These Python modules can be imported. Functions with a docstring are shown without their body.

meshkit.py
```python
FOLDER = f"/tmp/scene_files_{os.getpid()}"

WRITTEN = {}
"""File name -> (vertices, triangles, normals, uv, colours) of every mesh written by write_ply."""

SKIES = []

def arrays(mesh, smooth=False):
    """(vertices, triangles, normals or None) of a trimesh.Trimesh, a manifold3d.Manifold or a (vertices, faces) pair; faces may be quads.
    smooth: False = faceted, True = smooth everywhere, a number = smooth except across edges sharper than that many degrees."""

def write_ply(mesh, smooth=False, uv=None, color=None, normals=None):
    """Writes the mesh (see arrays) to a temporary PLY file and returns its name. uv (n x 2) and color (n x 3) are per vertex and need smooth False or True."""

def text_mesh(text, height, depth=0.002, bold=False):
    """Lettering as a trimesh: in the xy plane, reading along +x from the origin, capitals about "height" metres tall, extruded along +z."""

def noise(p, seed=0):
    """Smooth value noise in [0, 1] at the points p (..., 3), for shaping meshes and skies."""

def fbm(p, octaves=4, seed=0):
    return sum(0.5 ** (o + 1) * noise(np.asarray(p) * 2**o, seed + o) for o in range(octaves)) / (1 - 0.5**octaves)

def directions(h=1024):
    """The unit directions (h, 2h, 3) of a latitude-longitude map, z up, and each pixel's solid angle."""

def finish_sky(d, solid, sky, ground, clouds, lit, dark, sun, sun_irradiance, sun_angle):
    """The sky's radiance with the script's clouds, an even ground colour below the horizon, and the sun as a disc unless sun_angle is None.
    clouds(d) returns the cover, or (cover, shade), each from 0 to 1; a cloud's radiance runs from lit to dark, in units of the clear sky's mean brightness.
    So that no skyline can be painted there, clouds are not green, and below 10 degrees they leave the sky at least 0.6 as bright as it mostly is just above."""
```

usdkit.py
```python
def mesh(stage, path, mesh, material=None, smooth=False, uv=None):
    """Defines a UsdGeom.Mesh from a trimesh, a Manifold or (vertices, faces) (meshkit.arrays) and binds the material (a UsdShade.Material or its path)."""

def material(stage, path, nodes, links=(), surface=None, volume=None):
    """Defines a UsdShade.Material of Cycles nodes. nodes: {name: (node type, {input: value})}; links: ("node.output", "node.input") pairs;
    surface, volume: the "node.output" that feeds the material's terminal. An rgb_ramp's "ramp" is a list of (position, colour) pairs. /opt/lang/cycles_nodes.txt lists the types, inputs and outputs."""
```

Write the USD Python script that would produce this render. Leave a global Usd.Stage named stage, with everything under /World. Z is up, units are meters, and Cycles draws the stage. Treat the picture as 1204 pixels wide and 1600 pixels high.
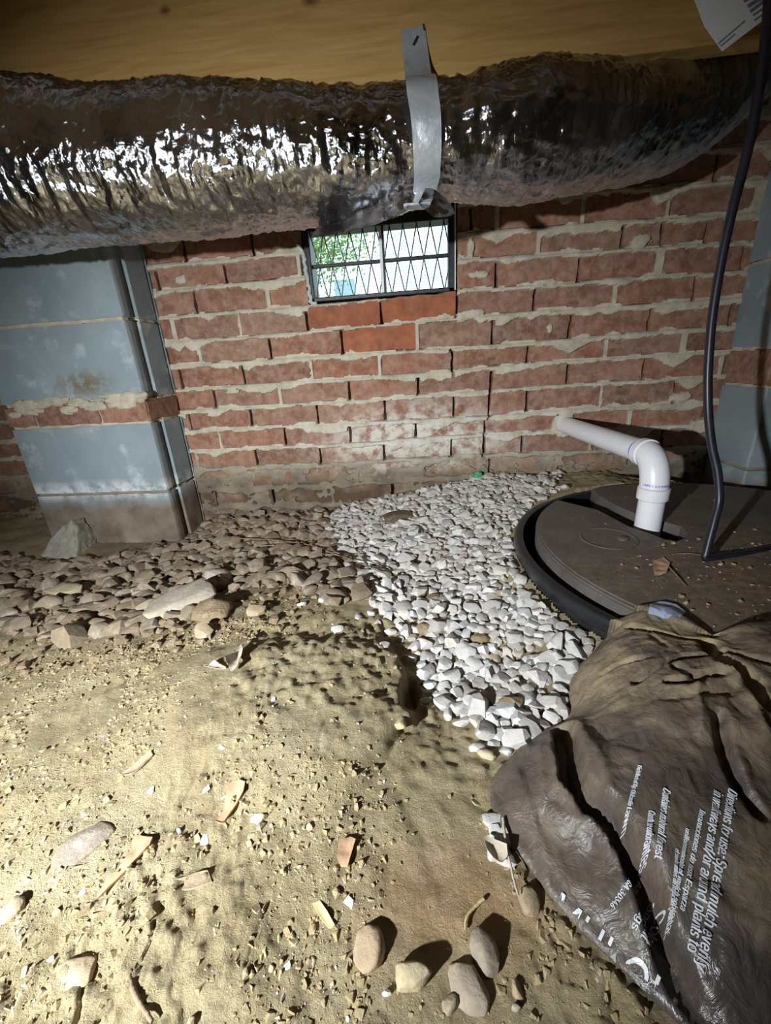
import math, random
import numpy as np, trimesh, manifold3d, usdkit, meshkit
from scipy.interpolate import RBFInterpolator
from shapely.geometry import Polygon, Point, LineString
import shapely
from pxr import Usd, UsdGeom, UsdLux, UsdShade, Gf, Sdf, Vt

stage = Usd.Stage.CreateInMemory()
UsdGeom.SetStageUpAxis(stage, 'Z')
UsdGeom.Xform.Define(stage, '/World'); UsdGeom.Scope.Define(stage, '/World/Looks')
RNG = np.random.default_rng(7)
noise, fbm = meshkit.noise, meshkit.fbm

# ------------------------------------------------------------------ camera, lights, exposure
F_PX, PITCH, ROLL, YAW = 640.0, 0.356151, -0.062897, -0.105961
CZ, D = 0.40, 1.2814            # camera height over z = 0, distance of the brick wall
EYE = np.array([0, 0, CZ])
_c, _s = math.cos, math.sin
FWD = np.array([_s(YAW) * _c(PITCH), _c(YAW) * _c(PITCH), -_s(PITCH)])
_r0 = np.array([_c(YAW), -_s(YAW), 0]); _u0 = np.cross(_r0, FWD)
RIGHT = _c(ROLL) * _r0 + _s(ROLL) * _u0
UP = -_s(ROLL) * _r0 + _c(ROLL) * _u0
cam = UsdGeom.Camera.Define(stage, '/World/camera')
cam.CreateHorizontalApertureAttr(24.0); cam.CreateFocalLengthAttr(24.0 * F_PX / 1204); cam.CreateClippingRangeAttr(Gf.Vec2f(0.02, 200))
m4 = np.eye(4); m4[0, :3], m4[1, :3], m4[2, :3], m4[3, :3] = RIGHT, UP, -FWD, EYE
cam.AddTransformOp().Set(Gf.Matrix4d(m4.tolist()))
cam.CreateExposureAttr(0.0)

LAMP = np.array([-0.50, -0.33, 0.41])          # hand lamp held low at the left of the camera
AIM = np.array([-0.31, 0.74, 0.02])
LAMP_I, SKY_I, SUN_I = 38.0, 1.0, 3.0
def look_at(eye, to):
    z = eye - to; z = z / np.linalg.norm(z); x = np.cross([0, 0, 1.0], z); x /= np.linalg.norm(x); y = np.cross(z, x)
    m = np.eye(4); m[0, :3], m[1, :3], m[2, :3], m[3, :3] = x, y, z, eye
    return Gf.Matrix4d(m.tolist())
lamp = UsdLux.SphereLight.Define(stage, '/World/hand_lamp')
lamp.AddTransformOp().Set(look_at(LAMP, AIM))
lamp.CreateRadiusAttr(0.012); lamp.CreateNormalizeAttr(True); lamp.CreateIntensityAttr(LAMP_I); lamp.CreateColorAttr(Gf.Vec3f(0.93, 0.98, 1.0))
sh = UsdLux.ShapingAPI.Apply(lamp.GetPrim()); sh.CreateShapingConeAngleAttr(50.0); sh.CreateShapingConeSoftnessAttr(1.0)
dome = UsdLux.DomeLight.Define(stage, '/World/sky'); dome.CreateIntensityAttr(SKY_I); dome.CreateColorAttr(Gf.Vec3f(0.75, 0.92, 1.0))
sun = UsdLux.DistantLight.Define(stage, '/World/sun'); sun.CreateIntensityAttr(SUN_I); sun.CreateAngleAttr(0.53); sun.CreateColorAttr(Gf.Vec3f(1, 0.97, 0.9))
sun.AddRotateXYZOp().Set(Gf.Vec3f(50, 0, -25))

# ------------------------------------------------------------------ pixel -> place helpers (real planes only)
def ray(px):
    px = np.atleast_2d(np.asarray(px, float))
    return ((px[:, 0] - 602) / F_PX)[:, None] * RIGHT - ((px[:, 1] - 800) / F_PX)[:, None] * UP + FWD
def on_y(px, y=D):
    d = ray(px); return EYE + d * (y / d[:, 1])[:, None]
def on_z(px, z=0.0):
    d = ray(px); return EYE + d * ((np.asarray(z) - CZ) / d[:, 2])[:, None]
def on_field(px, f, z0=0.0):
    z = np.full(len(np.atleast_2d(px)), z0)
    for _ in range(12):
        p = on_z(px, z); z = 0.5 * z + 0.5 * f(p[:, :2])
    p[:, 2] = f(p[:, :2]); return p

# ------------------------------------------------------------------ materials
class L(str): pass
class R:
    def __init__(s, n): s.__dict__['n'] = n
    def __getattr__(s, o): return L(s.n + '.' + o)
class Mat:
    def __init__(s, name): s.name, s.nodes, s.links = name, {}, []
    def __call__(s, kind, **kw):
        n = f'n{len(s.nodes)}'; vals = {}
        for k, v in kw.items():
            if isinstance(v, L): s.links.append((str(v), f'{n}.{k}'))
            else: vals[k] = v
        s.nodes[n] = (kind, vals); return R(n)
    def pos(s): return s('geometry').position
    def obj(s): return s('texture_coordinate').object
    def noise(s, vec, scale, detail=4, rough=0.55, **kw): return s('noise_texture', vector=vec, scale=scale, detail=detail, roughness=rough, **kw).fac
    def ramp(s, fac, stops): return s('rgb_ramp', fac=fac, ramp=stops).color
    def step(s, fac, lo, hi): return s('map_range', value=fac, from_min=lo, from_max=hi, to_min=0.0, to_max=1.0, clamp=True).result
    def mix(s, fac, a, b, blend='mix'): return s('mix_color', blend_type=blend, fac=fac, a=a, b=b).result
    def math(s, op, a, b=0.0): return s('math', math_type=op, value1=a, value2=b).value
    def near(s, centre, scale, lo, hi):   # 1 inside an ellipsoid round centre, 0 outside
        v = s('vector_math', math_type='subtract', vector1=s.pos(), vector2=centre).vector
        v = s('vector_math', math_type='multiply', vector1=v, vector2=scale).vector
        d = s('vector_math', math_type='length', vector1=v).value
        return s('map_range', value=d, from_min=lo, from_max=hi, to_min=1.0, to_max=0.0, clamp=True).result
    def bump(s, h, dist, strength=1.0): return s('bump', height=h, distance=dist, strength=strength).normal
    def done(s, color, rough=0.8, normal=None, **kw):
        if normal is not None: kw['normal'] = normal
        p = s('principled_bsdf', base_color=color, roughness=rough, **kw)
        return usdkit.material(stage, '/World/Looks/' + s.name, s.nodes, s.links, surface=str(p.BSDF))
    def raw(s, out): return usdkit.material(stage, '/World/Looks/' + s.name, s.nodes, s.links, surface=str(out))
def simple(name, c1, c2, scale=40, rough=0.8, bump=0.0, bscale=None, obj=False, **kw):
    m = Mat(name); v = m.obj() if obj else m.pos()
    col = m.ramp(m.noise(v, scale), [(0.3, c1), (0.7, c2)])
    nm = m.bump(m.noise(v, bscale or scale * 3, 6), bump) if bump else None
    return m.done(col, rough, nm, **kw)

MT = {}
def brick_mat(name, tones, dirty=1.0):
    m = Mat(name); p = m.pos()
    rnd = m('object_info').random
    c = m.ramp(rnd, tones)
    n = m.noise(p, 22, 5)
    c = m.mix(m.step(n, 0.35, 0.7), c, m.mix(0.6, c, (0.10, 0.045, 0.03)))
    n2 = m.noise(p, 55, 6, 0.65)
    c = m.mix(m.math('multiply', m.step(n2, 0.40, 0.72), 0.62 * dirty), c, (0.44, 0.32, 0.26))     # thin mortar smears
    z = m('separate_xyz', vector=p)
    salt = m.near((-0.03, 1.28, 0.135), (1 / 0.34, 0.2, 1 / 0.16), 0.5, 1.15)
    n3 = m.noise(p, 26, 7, 0.7)
    c = m.mix(m.math('multiply', salt, m.step(n3, 0.40, 0.56)), c, (0.62, 0.57, 0.50))
    mud = m.math('multiply', m('map_range', value=z.z, from_min=0.14, from_max=0.045, to_min=0.0, to_max=1.0, clamp=True).result, m.step(m.noise(p, 14, 5), 0.22, 0.5))
    c = m.mix(m.math('multiply', mud, 0.85), c, m.ramp(m.noise(p, 30, 4), [(0.35, (0.19, 0.135, 0.085)), (0.7, (0.33, 0.26, 0.18))]))
    damp = m('map_range', value=z.z, from_min=0.06, from_max=0.02, to_min=0.0, to_max=1.0, clamp=True).result
    c = m.mix(m.math('multiply', damp, m.step(m.noise(p, 9, 4), 0.3, 0.55)), c, (0.10, 0.062, 0.04))
    return m.done(c, 0.92, m.bump(m.noise(p, 240, 6, 0.7), 0.0016, 0.8), specular_ior_level=0.25)
RED = [(0, (0.31, 0.105, 0.062)), (0.2, (0.37, 0.135, 0.08)), (0.4, (0.29, 0.115, 0.075)), (0.55, (0.40, 0.15, 0.09)), (0.7, (0.33, 0.15, 0.10)), (0.85, (0.25, 0.10, 0.065)), (1, (0.36, 0.12, 0.065))]
RED = [(p, (.90 * a, 1.12 * b, 1.12 * c)) for p, (a, b, c) in RED]
MT['brick'] = brick_mat('brick_red', RED)
MT['brick_clean'] = brick_mat('brick_clean', [(0, (0.40, 0.125, 0.055)), (1, (0.36, 0.115, 0.055))], 0.3)
def mortar_mat():
    m = Mat('mortar'); p = m.pos()
    c = m.ramp(m.noise(p, 30, 6, 0.65), [(0.3, (0.40, 0.345, 0.26)), (0.55, (0.55, 0.49, 0.385)), (0.75, (0.63, 0.58, 0.49))])
    salt = m.near((0.0, 1.28, 0.17), (1 / 0.45, 0.2, 1 / 0.13), 0.5, 1.2)
    c = m.mix(m.math('multiply', salt, m.step(m.noise(p, 19, 6, 0.7), 0.42, 0.6)), c, (0.66, 0.63, 0.58))
    z = m('separate_xyz', vector=p).z
    mud = m('map_range', value=z, from_min=0.15, from_max=0.05, to_min=0.0, to_max=1.0, clamp=True).result
    c = m.mix(m.math('multiply', mud, 0.8), c, m.ramp(m.noise(p, 16, 5), [(0.35, (0.07, 0.052, 0.036)), (0.7, (0.23, 0.18, 0.125))]))
    return m.done(c, 0.95, m.bump(m.noise(p, 300, 5, 0.7), 0.002, 1.0), specular_ior_level=0.2)
MT['mortar'] = mortar_mat()
def block_mat():
    m = Mat('concrete_block'); p = m.pos(); z = m('separate_xyz', vector=p).z
    c = m.ramp(m.noise(p, 5, 5), [(0.3, (0.20, 0.25, 0.275)), (0.6, (0.28, 0.335, 0.36)), (0.8, (0.37, 0.43, 0.46))])
    c = m.mix(m.step(m.noise(p, 11, 6, 0.6), 0.56, 0.7), c, (0.44, 0.49, 0.52))
    c = m.mix(m.math('multiply', m.near((-0.94, 1.12, 0.385), (1 / 0.10, 0.3, 1 / 0.04), 0.2, 1.1), m.step(m.noise(p, 34, 6, 0.7), 0.44, 0.52)), c, (0.20, 0.155, 0.09))
    c = m.mix(m.math('multiply', m.near((-0.86, 1.12, 0.335), (1 / 0.11, 0.3, 1 / 0.022), 0.3, 1.2), m.step(m.noise(p, 30, 6, 0.7), 0.38, 0.5)), c, (0.50, 0.44, 0.36))
    band = m.near((-0.97, 1.12, 0.075), (1 / 0.5, 0.1, 1 / 0.035), 0.3, 1.1)
    c = m.mix(m.math('multiply', band, m.step(m.noise(p, 20, 6, 0.7), 0.36, 0.55)), c, (0.66, 0.66, 0.66))
    mud = m('map_range', value=m.math('add', z, m.math('multiply', m.noise(p, 10, 4), 0.08)), from_min=0.10, from_max=0.055, to_min=0.0, to_max=1.0, clamp=True).result
    c = m.mix(mud, c, m.ramp(m.noise(p, 13, 5), [(0.35, (0.13, 0.10, 0.075)), (0.7, (0.25, 0.21, 0.165))]))
    return m.done(c, 0.9, m.bump(m.noise(p, 260, 5, 0.7), 0.0012, 0.8), specular_ior_level=0.25)
MT['block'] = block_mat()
def dirt_mat():
    m = Mat('dirt'); p = m.pos()
    c = m.ramp(m.noise(p, 8, 7, 0.62), [(0.28, (0.25, 0.195, 0.108)), (0.5, (0.375, 0.305, 0.178)), (0.72, (0.48, 0.405, 0.265))])
    c = m.mix(m.math('multiply', m.step(m.noise(p, 60, 6, 0.7), 0.5, 0.75), 0.5), c, (0.47, 0.39, 0.25))
    c = m.mix(m.math('multiply', m.near((0.02, 0.2, 0), (1 / 0.09, 1 / 0.05, 1), 0.3, 1.2), 0.45), c, (0.36, 0.19, 0.09))
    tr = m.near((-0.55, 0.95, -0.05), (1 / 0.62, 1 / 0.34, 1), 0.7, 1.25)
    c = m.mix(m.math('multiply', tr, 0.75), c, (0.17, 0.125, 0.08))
    c = m.mix(m.step(m.noise(p, 420, 2), 0.69, 0.74), c, (0.62, 0.56, 0.42))
    h = m.math('add', m.noise(p, 180, 8, 0.7), m.math('multiply', m.noise(p, 900, 4, 0.7), 0.35))
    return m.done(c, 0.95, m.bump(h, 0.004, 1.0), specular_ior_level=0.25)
MT['dirt'] = dirt_mat()
def stone_mat(name, tones, rough=0.85, dust=0.0, dustc=(0.34, 0.26, 0.16), bump=0.0015):
    m = Mat(name); p = m.pos()
    c = m.ramp(m('object_info').random, tones)
    c = m.mix(0.28, c, m.ramp(m.noise(p, 60, 6, 0.65), [(0.3, (0.12, 0.11, 0.1)), (0.5, tones[0][1]), (0.75, (0.8, 0.78, 0.74))]))
    if dust: c = m.mix(m.math('multiply', m.step(m.noise(p, 24, 5), 0.4, 0.62), dust), c, dustc)
    return m.done(c, rough, m.bump(m.noise(p, 200, 5, 0.65), bump, 0.8), specular_ior_level=0.3)
MT['white'] = stone_mat('gravel_white', [(0, (0.456, 0.439, 0.422)), (0.2, (0.593, 0.581, 0.570)), (0.4, (0.410, 0.399, 0.388)), (0.6, (0.638, 0.627, 0.621)), (0.75, (0.502, 0.456, 0.410)), (0.9, (0.536, 0.541, 0.547)), (1, (0.342, 0.319, 0.291))], 0.85, 0.25)
MT['tan'] = stone_mat('gravel_brown', [(0, (0.19, 0.14, 0.095)), (0.3, (0.25, 0.195, 0.135)), (0.6, (0.165, 0.12, 0.08)), (0.85, (0.31, 0.26, 0.20)), (1, (0.21, 0.155, 0.10))], 0.9, 0.45, (0.27, 0.20, 0.125))
MT['pebble'] = stone_mat('pebble_tan', [(0, (0.33, 0.25, 0.16)), (0.5, (0.37, 0.27, 0.17)), (1, (0.30, 0.24, 0.17))], 0.8, 0.4)
MT['pebble_grey'] = stone_mat('pebble_grey', [(0, (0.29, 0.24, 0.18)), (1, (0.25, 0.21, 0.165))], 0.75, 0.35)
MT['slab'] = stone_mat('slab_pale', [(0, (0.42, 0.37, 0.30)), (1, (0.42, 0.37, 0.30))], 0.9, 0.35)
MT['rubble'] = stone_mat('rubble_grey', [(0, (0.26, 0.235, 0.185)), (1, (0.26, 0.235, 0.185))], 0.95, 0.35, (0.42, 0.40, 0.35), 0.003)
MT['clod'] = stone_mat('clod', [(0, (0.23, 0.165, 0.095)), (1, (0.26, 0.19, 0.11))], 0.97, 0.3, (0.3, 0.22, 0.13), 0.004)
MT['clod_dark'] = stone_mat('clod_dark', [(0, (0.12, 0.085, 0.05)), (1, (0.13, 0.09, 0.055))], 0.97, 0.2, (0.2, 0.14, 0.08), 0.004)
MT['crumb'] = stone_mat('crumb', [(0, (0.30, 0.23, 0.12)), (1, (0.40, 0.32, 0.18))], 0.95, 0.0)
MT['yellow'] = stone_mat('yellow_stone', [(0, (0.44, 0.37, 0.23)), (1, (0.44, 0.37, 0.23))], 0.9, 0.3)
MT['chip'] = simple('white_chip', (0.7, 0.7, 0.68), (0.85, 0.86, 0.86), 90, 0.45)
MT['flake'] = simple('mica_flake', (0.75, 0.78, 0.82), (0.9, 0.92, 0.95), 90, 0.25)
MT['leaf'] = simple('dry_leaf', (0.42, 0.25, 0.15), (0.55, 0.36, 0.22), 45, 0.75, 0.0008, 160)
MT['leaf_pale'] = simple('pale_leaf', (0.40, 0.34, 0.25), (0.52, 0.46, 0.37), 60, 0.7, 0.0008, 200)
MT['twig'] = simple('twig', (0.16, 0.11, 0.07), (0.30, 0.22, 0.14), 80, 0.85)
MT['straw'] = simple('straw', (0.5, 0.37, 0.16), (0.62, 0.5, 0.26), 80, 0.7)
MT['green'] = simple('green_plastic', (0.03, 0.26, 0.08), (0.08, 0.42, 0.16), 70, 0.4)
def wood_mat():
    m = Mat('joist_wood'); v = m('mapping', vector=m.pos(), scale=(2.2, 18.0, 26.0)).vector
    c = m.ramp(m.noise(v, 3.0, 6, 0.6, distortion=0.8), [(0.3, (0.40, 0.235, 0.075)), (0.5, (0.50, 0.31, 0.105)), (0.7, (0.57, 0.37, 0.14))])
    for x, zz, rx, rz in ((-0.16, 0.936, 0.018, 0.010), (0.0, 0.945, 0.016, 0.009), (-0.40, 0.95, 0.012, 0.007)):
        c = m.mix(m.math('multiply', m.near((x, 0.92, zz), (1 / rx, 1.0, 1 / rz), 0.25, 1.1), 0.8), c, (0.10, 0.05, 0.02))
    return m.done(c, 0.48, m.bump(m.noise(v, 9, 5), 0.0006, 0.6))
MT['wood'] = wood_mat()
MT['deck'] = simple('subfloor', (0.28, 0.19, 0.1), (0.4, 0.28, 0.16), 12, 0.85)
def foil_mat():
    m = Mat('foil'); p = m.pos()
    v = m('mapping', vector=p, scale=(1.0, 0.55, 0.55), rotation=(0.0, 0.25, 0.0)).vector
    h = m.math('add', m.noise(v, 120, 5, 0.55, distortion=0.8), m.math('multiply', m.noise(p, 40, 3), 0.9))
    c = m.ramp(m.noise(p, 20, 5), [(0.35, (0.37, 0.375, 0.39)), (0.65, (0.50, 0.51, 0.56))])
    dust = m.math('multiply', m.step(m.noise(p, 7, 5), 0.42, 0.72), 0.10)
    r = m('map_range', value=m.noise(p, 14, 4), from_min=0.35, from_max=0.7, to_min=0.05, to_max=0.17, clamp=True).result
    foil = m('principled_bsdf', base_color=c, metallic=1.0, roughness=r, normal=m.bump(h, 0.005, 0.45))
    dst = m('diffuse_bsdf', color=(0.30, 0.24, 0.18))
    return m.raw(m('mix_closure', fac=dust, closure1=foil.BSDF, closure2=dst.BSDF).closure)
MT['foil'] = foil_mat()
MT['film'] = simple('foil_skirt', (0.62, 0.66, 0.64), (0.82, 0.86, 0.84), 30, 0.2, 0.003, 60, metallic=0.85)
MT['tape'] = simple('strap_tape', (0.40, 0.43, 0.46), (0.52, 0.55, 0.58), 40, 0.38, 0.0015, 70, metallic=0.35)
MT['paper'] = simple('paper', (0.72, 0.76, 0.80), (0.80, 0.83, 0.86), 15, 0.7)
MT['ink'] = simple('ink_grey', (0.16, 0.16, 0.2), (0.24, 0.24, 0.28), 90, 0.7)
MT['rubber'] = simple('cord_rubber', (0.012, 0.012, 0.02), (0.022, 0.02, 0.032), 60, 0.38)
MT['staple'] = simple('staple', (0.02, 0.02, 0.025), (0.04, 0.04, 0.045), 60, 0.5)
MT['pvc'] = simple('pvc_white', (0.74, 0.74, 0.78), (0.80, 0.80, 0.83), 18, 0.32)
MT['primer'] = simple('primer_purple', (0.14, 0.09, 0.55), (0.30, 0.24, 0.72), 60, 0.4)
def lid_mat(name, base, dusty):
    m = Mat(name); p = m.pos()
    c = m.ramp(m.noise(p, 20, 5), [(0.3, base), (0.7, tuple(1.7 * x for x in base))])
    if dusty:
        z = m('separate_xyz', vector=m('geometry').normal).z
        d = m.near((0.66, 0.52, 0.05), (1 / 0.40, 1 / 0.27, 0.5), 0.5, 1.3)
        f = m.math('multiply', m.math('multiply', m.math('add', m.math('multiply', d, 0.9), 0.30), m.step(z, 0.7, 0.95)), m.step(m.noise(p, 18, 7, 0.7), 0.28, 0.6))
        c = m.mix(f, c, m.ramp(m.noise(p, 90, 5), [(0.35, (0.13, 0.095, 0.06)), (0.7, (0.27, 0.2, 0.12))]))
        c = m.mix(m.math('multiply', m.step(m.noise(p, 300, 2), 0.68, 0.72), 0.6), c, (0.45, 0.36, 0.22))
        r = m('map_range', value=f, from_min=0.0, from_max=0.6, to_min=0.5, to_max=0.9, clamp=True).result
    else: r = 0.36
    return m.done(c, r, m.bump(m.noise(p, 140, 4), 0.0008, 0.5))
MT['lid'] = lid_mat('lid_plastic', (0.075, 0.066, 0.060), True)
MT['basin'] = lid_mat('basin_plastic', (0.012, 0.012, 0.014), False)
def bag_mat():
    m = Mat('bag_film'); p = m.pos()
    c = m.ramp(m.noise(p, 9, 5), [(0.3, (0.042, 0.034, 0.035)), (0.7, (0.072, 0.060, 0.060))])
    up = m.near((0.31, 0.40, 0.08), (1 / 0.22, 1 / 0.145, 0.5), 0.55, 1.1)
    right = m.near((0.30, 0.19, 0.05), (1 / 0.11, 1 / 0.07, 0.5), 0.4, 1.1)
    left = m.math('multiply', m.near((0.12, 0.28, 0.05), (1 / 0.14, 1 / 0.15, 0.5), 0.5, 1.2), 0.25)
    a = m.math('maximum', m.math('maximum', up, right), left)
    f = m.math('multiply', m.math('add', m.math('multiply', a, 0.95), 0.05), m.step(m.noise(p, 17, 7, 0.65), 0.30, 0.62))
    c = m.mix(f, c, m.ramp(m.noise(p, 40, 6, 0.65), [(0.3, (0.22, 0.165, 0.095)), (0.55, (0.34, 0.26, 0.15)), (0.75, (0.44, 0.35, 0.21))]))
    r = m('map_range', value=f, from_min=0.05, from_max=0.5, to_min=0.30, to_max=0.9, clamp=True).result
    h = m.math('add', m.noise(p, 55, 5, 0.6, distortion=0.8), m.math('multiply', m.noise(p, 22, 3), 0.8))
    return m.done(c, r, m.bump(h, 0.0045, 0.7), specular_ior_level=0.6)
MT['bag'] = bag_mat()
MT['print'] = simple('bag_print', (0.42, 0.43, 0.47), (0.70, 0.72, 0.76), 120, 0.5)
MT['print_big'] = simple('bag_print_big', (0.66, 0.70, 0.72), (0.82, 0.86, 0.88), 60, 0.4)
MT['label_patch'] = simple('bag_label_print', (0.20, 0.25, 0.40), (0.55, 0.62, 0.78), 110, 0.4)
MT['iron'] = simple('vent_iron', (0.018, 0.018, 0.02), (0.04, 0.04, 0.045), 60, 0.45, metallic=0.3)
MT['mullion'] = simple('vent_mullion', (0.75, 0.74, 0.8), (0.85, 0.85, 0.9), 60, 0.3)
MT['wire'] = simple('vent_wire', (0.03, 0.028, 0.04), (0.06, 0.055, 0.07), 60, 0.5)
MT['caulk'] = simple('caulk', (0.36, 0.38, 0.38), (0.55, 0.57, 0.57), 50, 0.6, 0.002, 120)
MT['siding'] = simple('siding', (0.66, 0.74, 0.70), (0.72, 0.80, 0.76), 3, 0.6)
MT['trim_white'] = simple('trim_paint', (0.8, 0.8, 0.84), (0.86, 0.86, 0.9), 4, 0.5)
MT['pane'] = simple('window_pane', (0.22, 0.34, 0.38), (0.30, 0.42, 0.46), 1, 0.2)
MT['grass'] = simple('dry_grass', (0.10, 0.11, 0.06), (0.16, 0.16, 0.09), 2)
def leaf_tree():
    m = Mat('tree_leaf'); c = m.ramp(m.noise(m.pos(), 2.5), [(0.3, (0.12, 0.24, 0.07)), (0.7, (0.24, 0.38, 0.15))])
    a, b = m('diffuse_bsdf', color=c), m('translucent_bsdf', color=c)
    return m.raw(m('mix_closure', fac=0.4, closure1=a.BSDF, closure2=b.BSDF).closure)
MT['tree'] = leaf_tree()

# ------------------------------------------------------------------ object helpers
used = {}
def numbered(base):
    k = used.get(base, -1) + 1; used[base] = k
    return base if k == 0 else f'{base}_{k:03d}'
def tag(p, label=None, cat=None, group=None, kind=None):
    p = p.GetPrim() if hasattr(p, 'GetPrim') else p
    for k, v in (('label', label), ('category', cat), ('group', group), ('kind', kind)):
        if v: p.SetCustomDataByKey(k, v)
    return p
def thing(name, label=None, cat=None, loc=(0, 0, 0), group=None, kind=None):
    path = numbered('/World/' + name); x = UsdGeom.Xform.Define(stage, path)
    x.AddTranslateOp().Set(Gf.Vec3d(*map(float, loc)))
    tag(x, label, cat, group, kind); return (path, np.asarray(loc, float))
def part(owner, name, mesh, mat, smooth=False, label=None, kind=None):
    path, loc = owner
    p = numbered(path + '/' + name)
    v, f = (mesh if isinstance(mesh, tuple) else meshkit.arrays(mesh)[:2])
    usdkit.mesh(stage, p, (np.asarray(v) - loc, f), MT[mat], smooth)
    tag(stage.GetPrimAtPath(p), label, kind=kind); return (p, loc)
def single(name, mesh, mat, label=None, cat=None, smooth=False, group=None, kind=None):
    p = numbered('/World/' + name); usdkit.mesh(stage, p, mesh, MT[mat], smooth)
    tag(stage.GetPrimAtPath(p), label, cat, group, kind); return p
def box(lo, hi, bev=0.0):
    lo, hi = np.asarray(lo, float), np.asarray(hi, float)
    if bev:
        return manifold3d.Manifold.batch_hull([manifold3d.Manifold.cube((hi - lo - 2 * bev * np.eye(3)[a]).tolist()).translate((lo + bev * np.eye(3)[a]).tolist()) if False else
            manifold3d.Manifold.cube((hi - lo - 2 * bev * (1 - np.eye(3)[a])).tolist()).translate((lo + bev * (1 - np.eye(3)[a])).tolist()) for a in range(3)])
    return manifold3d.Manifold.cube((hi - lo).tolist()).translate(lo.tolist())
def spline(pts, n):
    from scipy.interpolate import CubicSpline, PchipInterpolator
    pts = np.asarray(pts, float); t = np.r_[0, np.cumsum(np.linalg.norm(np.diff(pts[:, :3], axis=0), axis=1))]
    return PchipInterpolator(t, pts)(np.linspace(0, t[-1], n))
def tube(pts, radii, sides=14, caps=True, up=None):
    p = np.asarray(pts, float); n = len(p); t = np.gradient(p, axis=0); t /= np.linalg.norm(t, axis=1, keepdims=True)
    a = np.zeros_like(p); ref = np.array([0, 0, 1.0]) if abs(t[0, 2]) < 0.9 else np.array([1.0, 0, 0])
    for i in range(n):
        ref = ref - t[i] * (ref @ t[i]); ref /= np.linalg.norm(ref); a[i] = ref
    b = np.cross(t, a); th = np.arange(sides) * 2 * np.pi / sides; r = np.broadcast_to(radii, (n,))
    v = p[:, None] + r[:, None, None] * (np.cos(th)[None, :, None] * a[:, None] + np.sin(th)[None, :, None] * b[:, None])
    f = []
    i, j = np.meshgrid(np.arange(n - 1), np.arange(sides), indexing='ij'); i, j = i.ravel(), j.ravel(); k = (j + 1) % sides
    q = np.stack([i * sides + j, i * sides + k, (i + 1) * sides + k, (i + 1) * sides + j], 1)
    f = np.vstack([q[:, [0, 1, 2]], q[:, [0, 2, 3]]])
    v = v.reshape(-1, 3)
    if caps:
        v = np.vstack([v, p[0], p[-1]]); c0, c1 = len(v) - 2, len(v) - 1; s = np.arange(sides); s2 = (s + 1) % sides
        f = np.vstack([f, np.stack([np.full(sides, c0), s2, s], 1), np.stack([np.full(sides, c1), (n - 1) * sides + s, (n - 1) * sides + s2], 1)])
    return v, f
def grid_faces(nu, nv):
    i, j = np.meshgrid(np.arange(nu - 1), np.arange(nv - 1), indexing='ij'); i, j = i.ravel(), j.ravel()
    q = np.stack([i * nv + j, (i + 1) * nv + j, (i + 1) * nv + j + 1, i * nv + j + 1], 1)
    return np.vstack([q[:, [0, 1, 2]], q[:, [0, 2, 3]]])
def lathe(profile, centre, sections=96):
    m = trimesh.creation.revolve(np.asarray(profile, float), sections=sections); m.apply_translation(centre); return m
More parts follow.
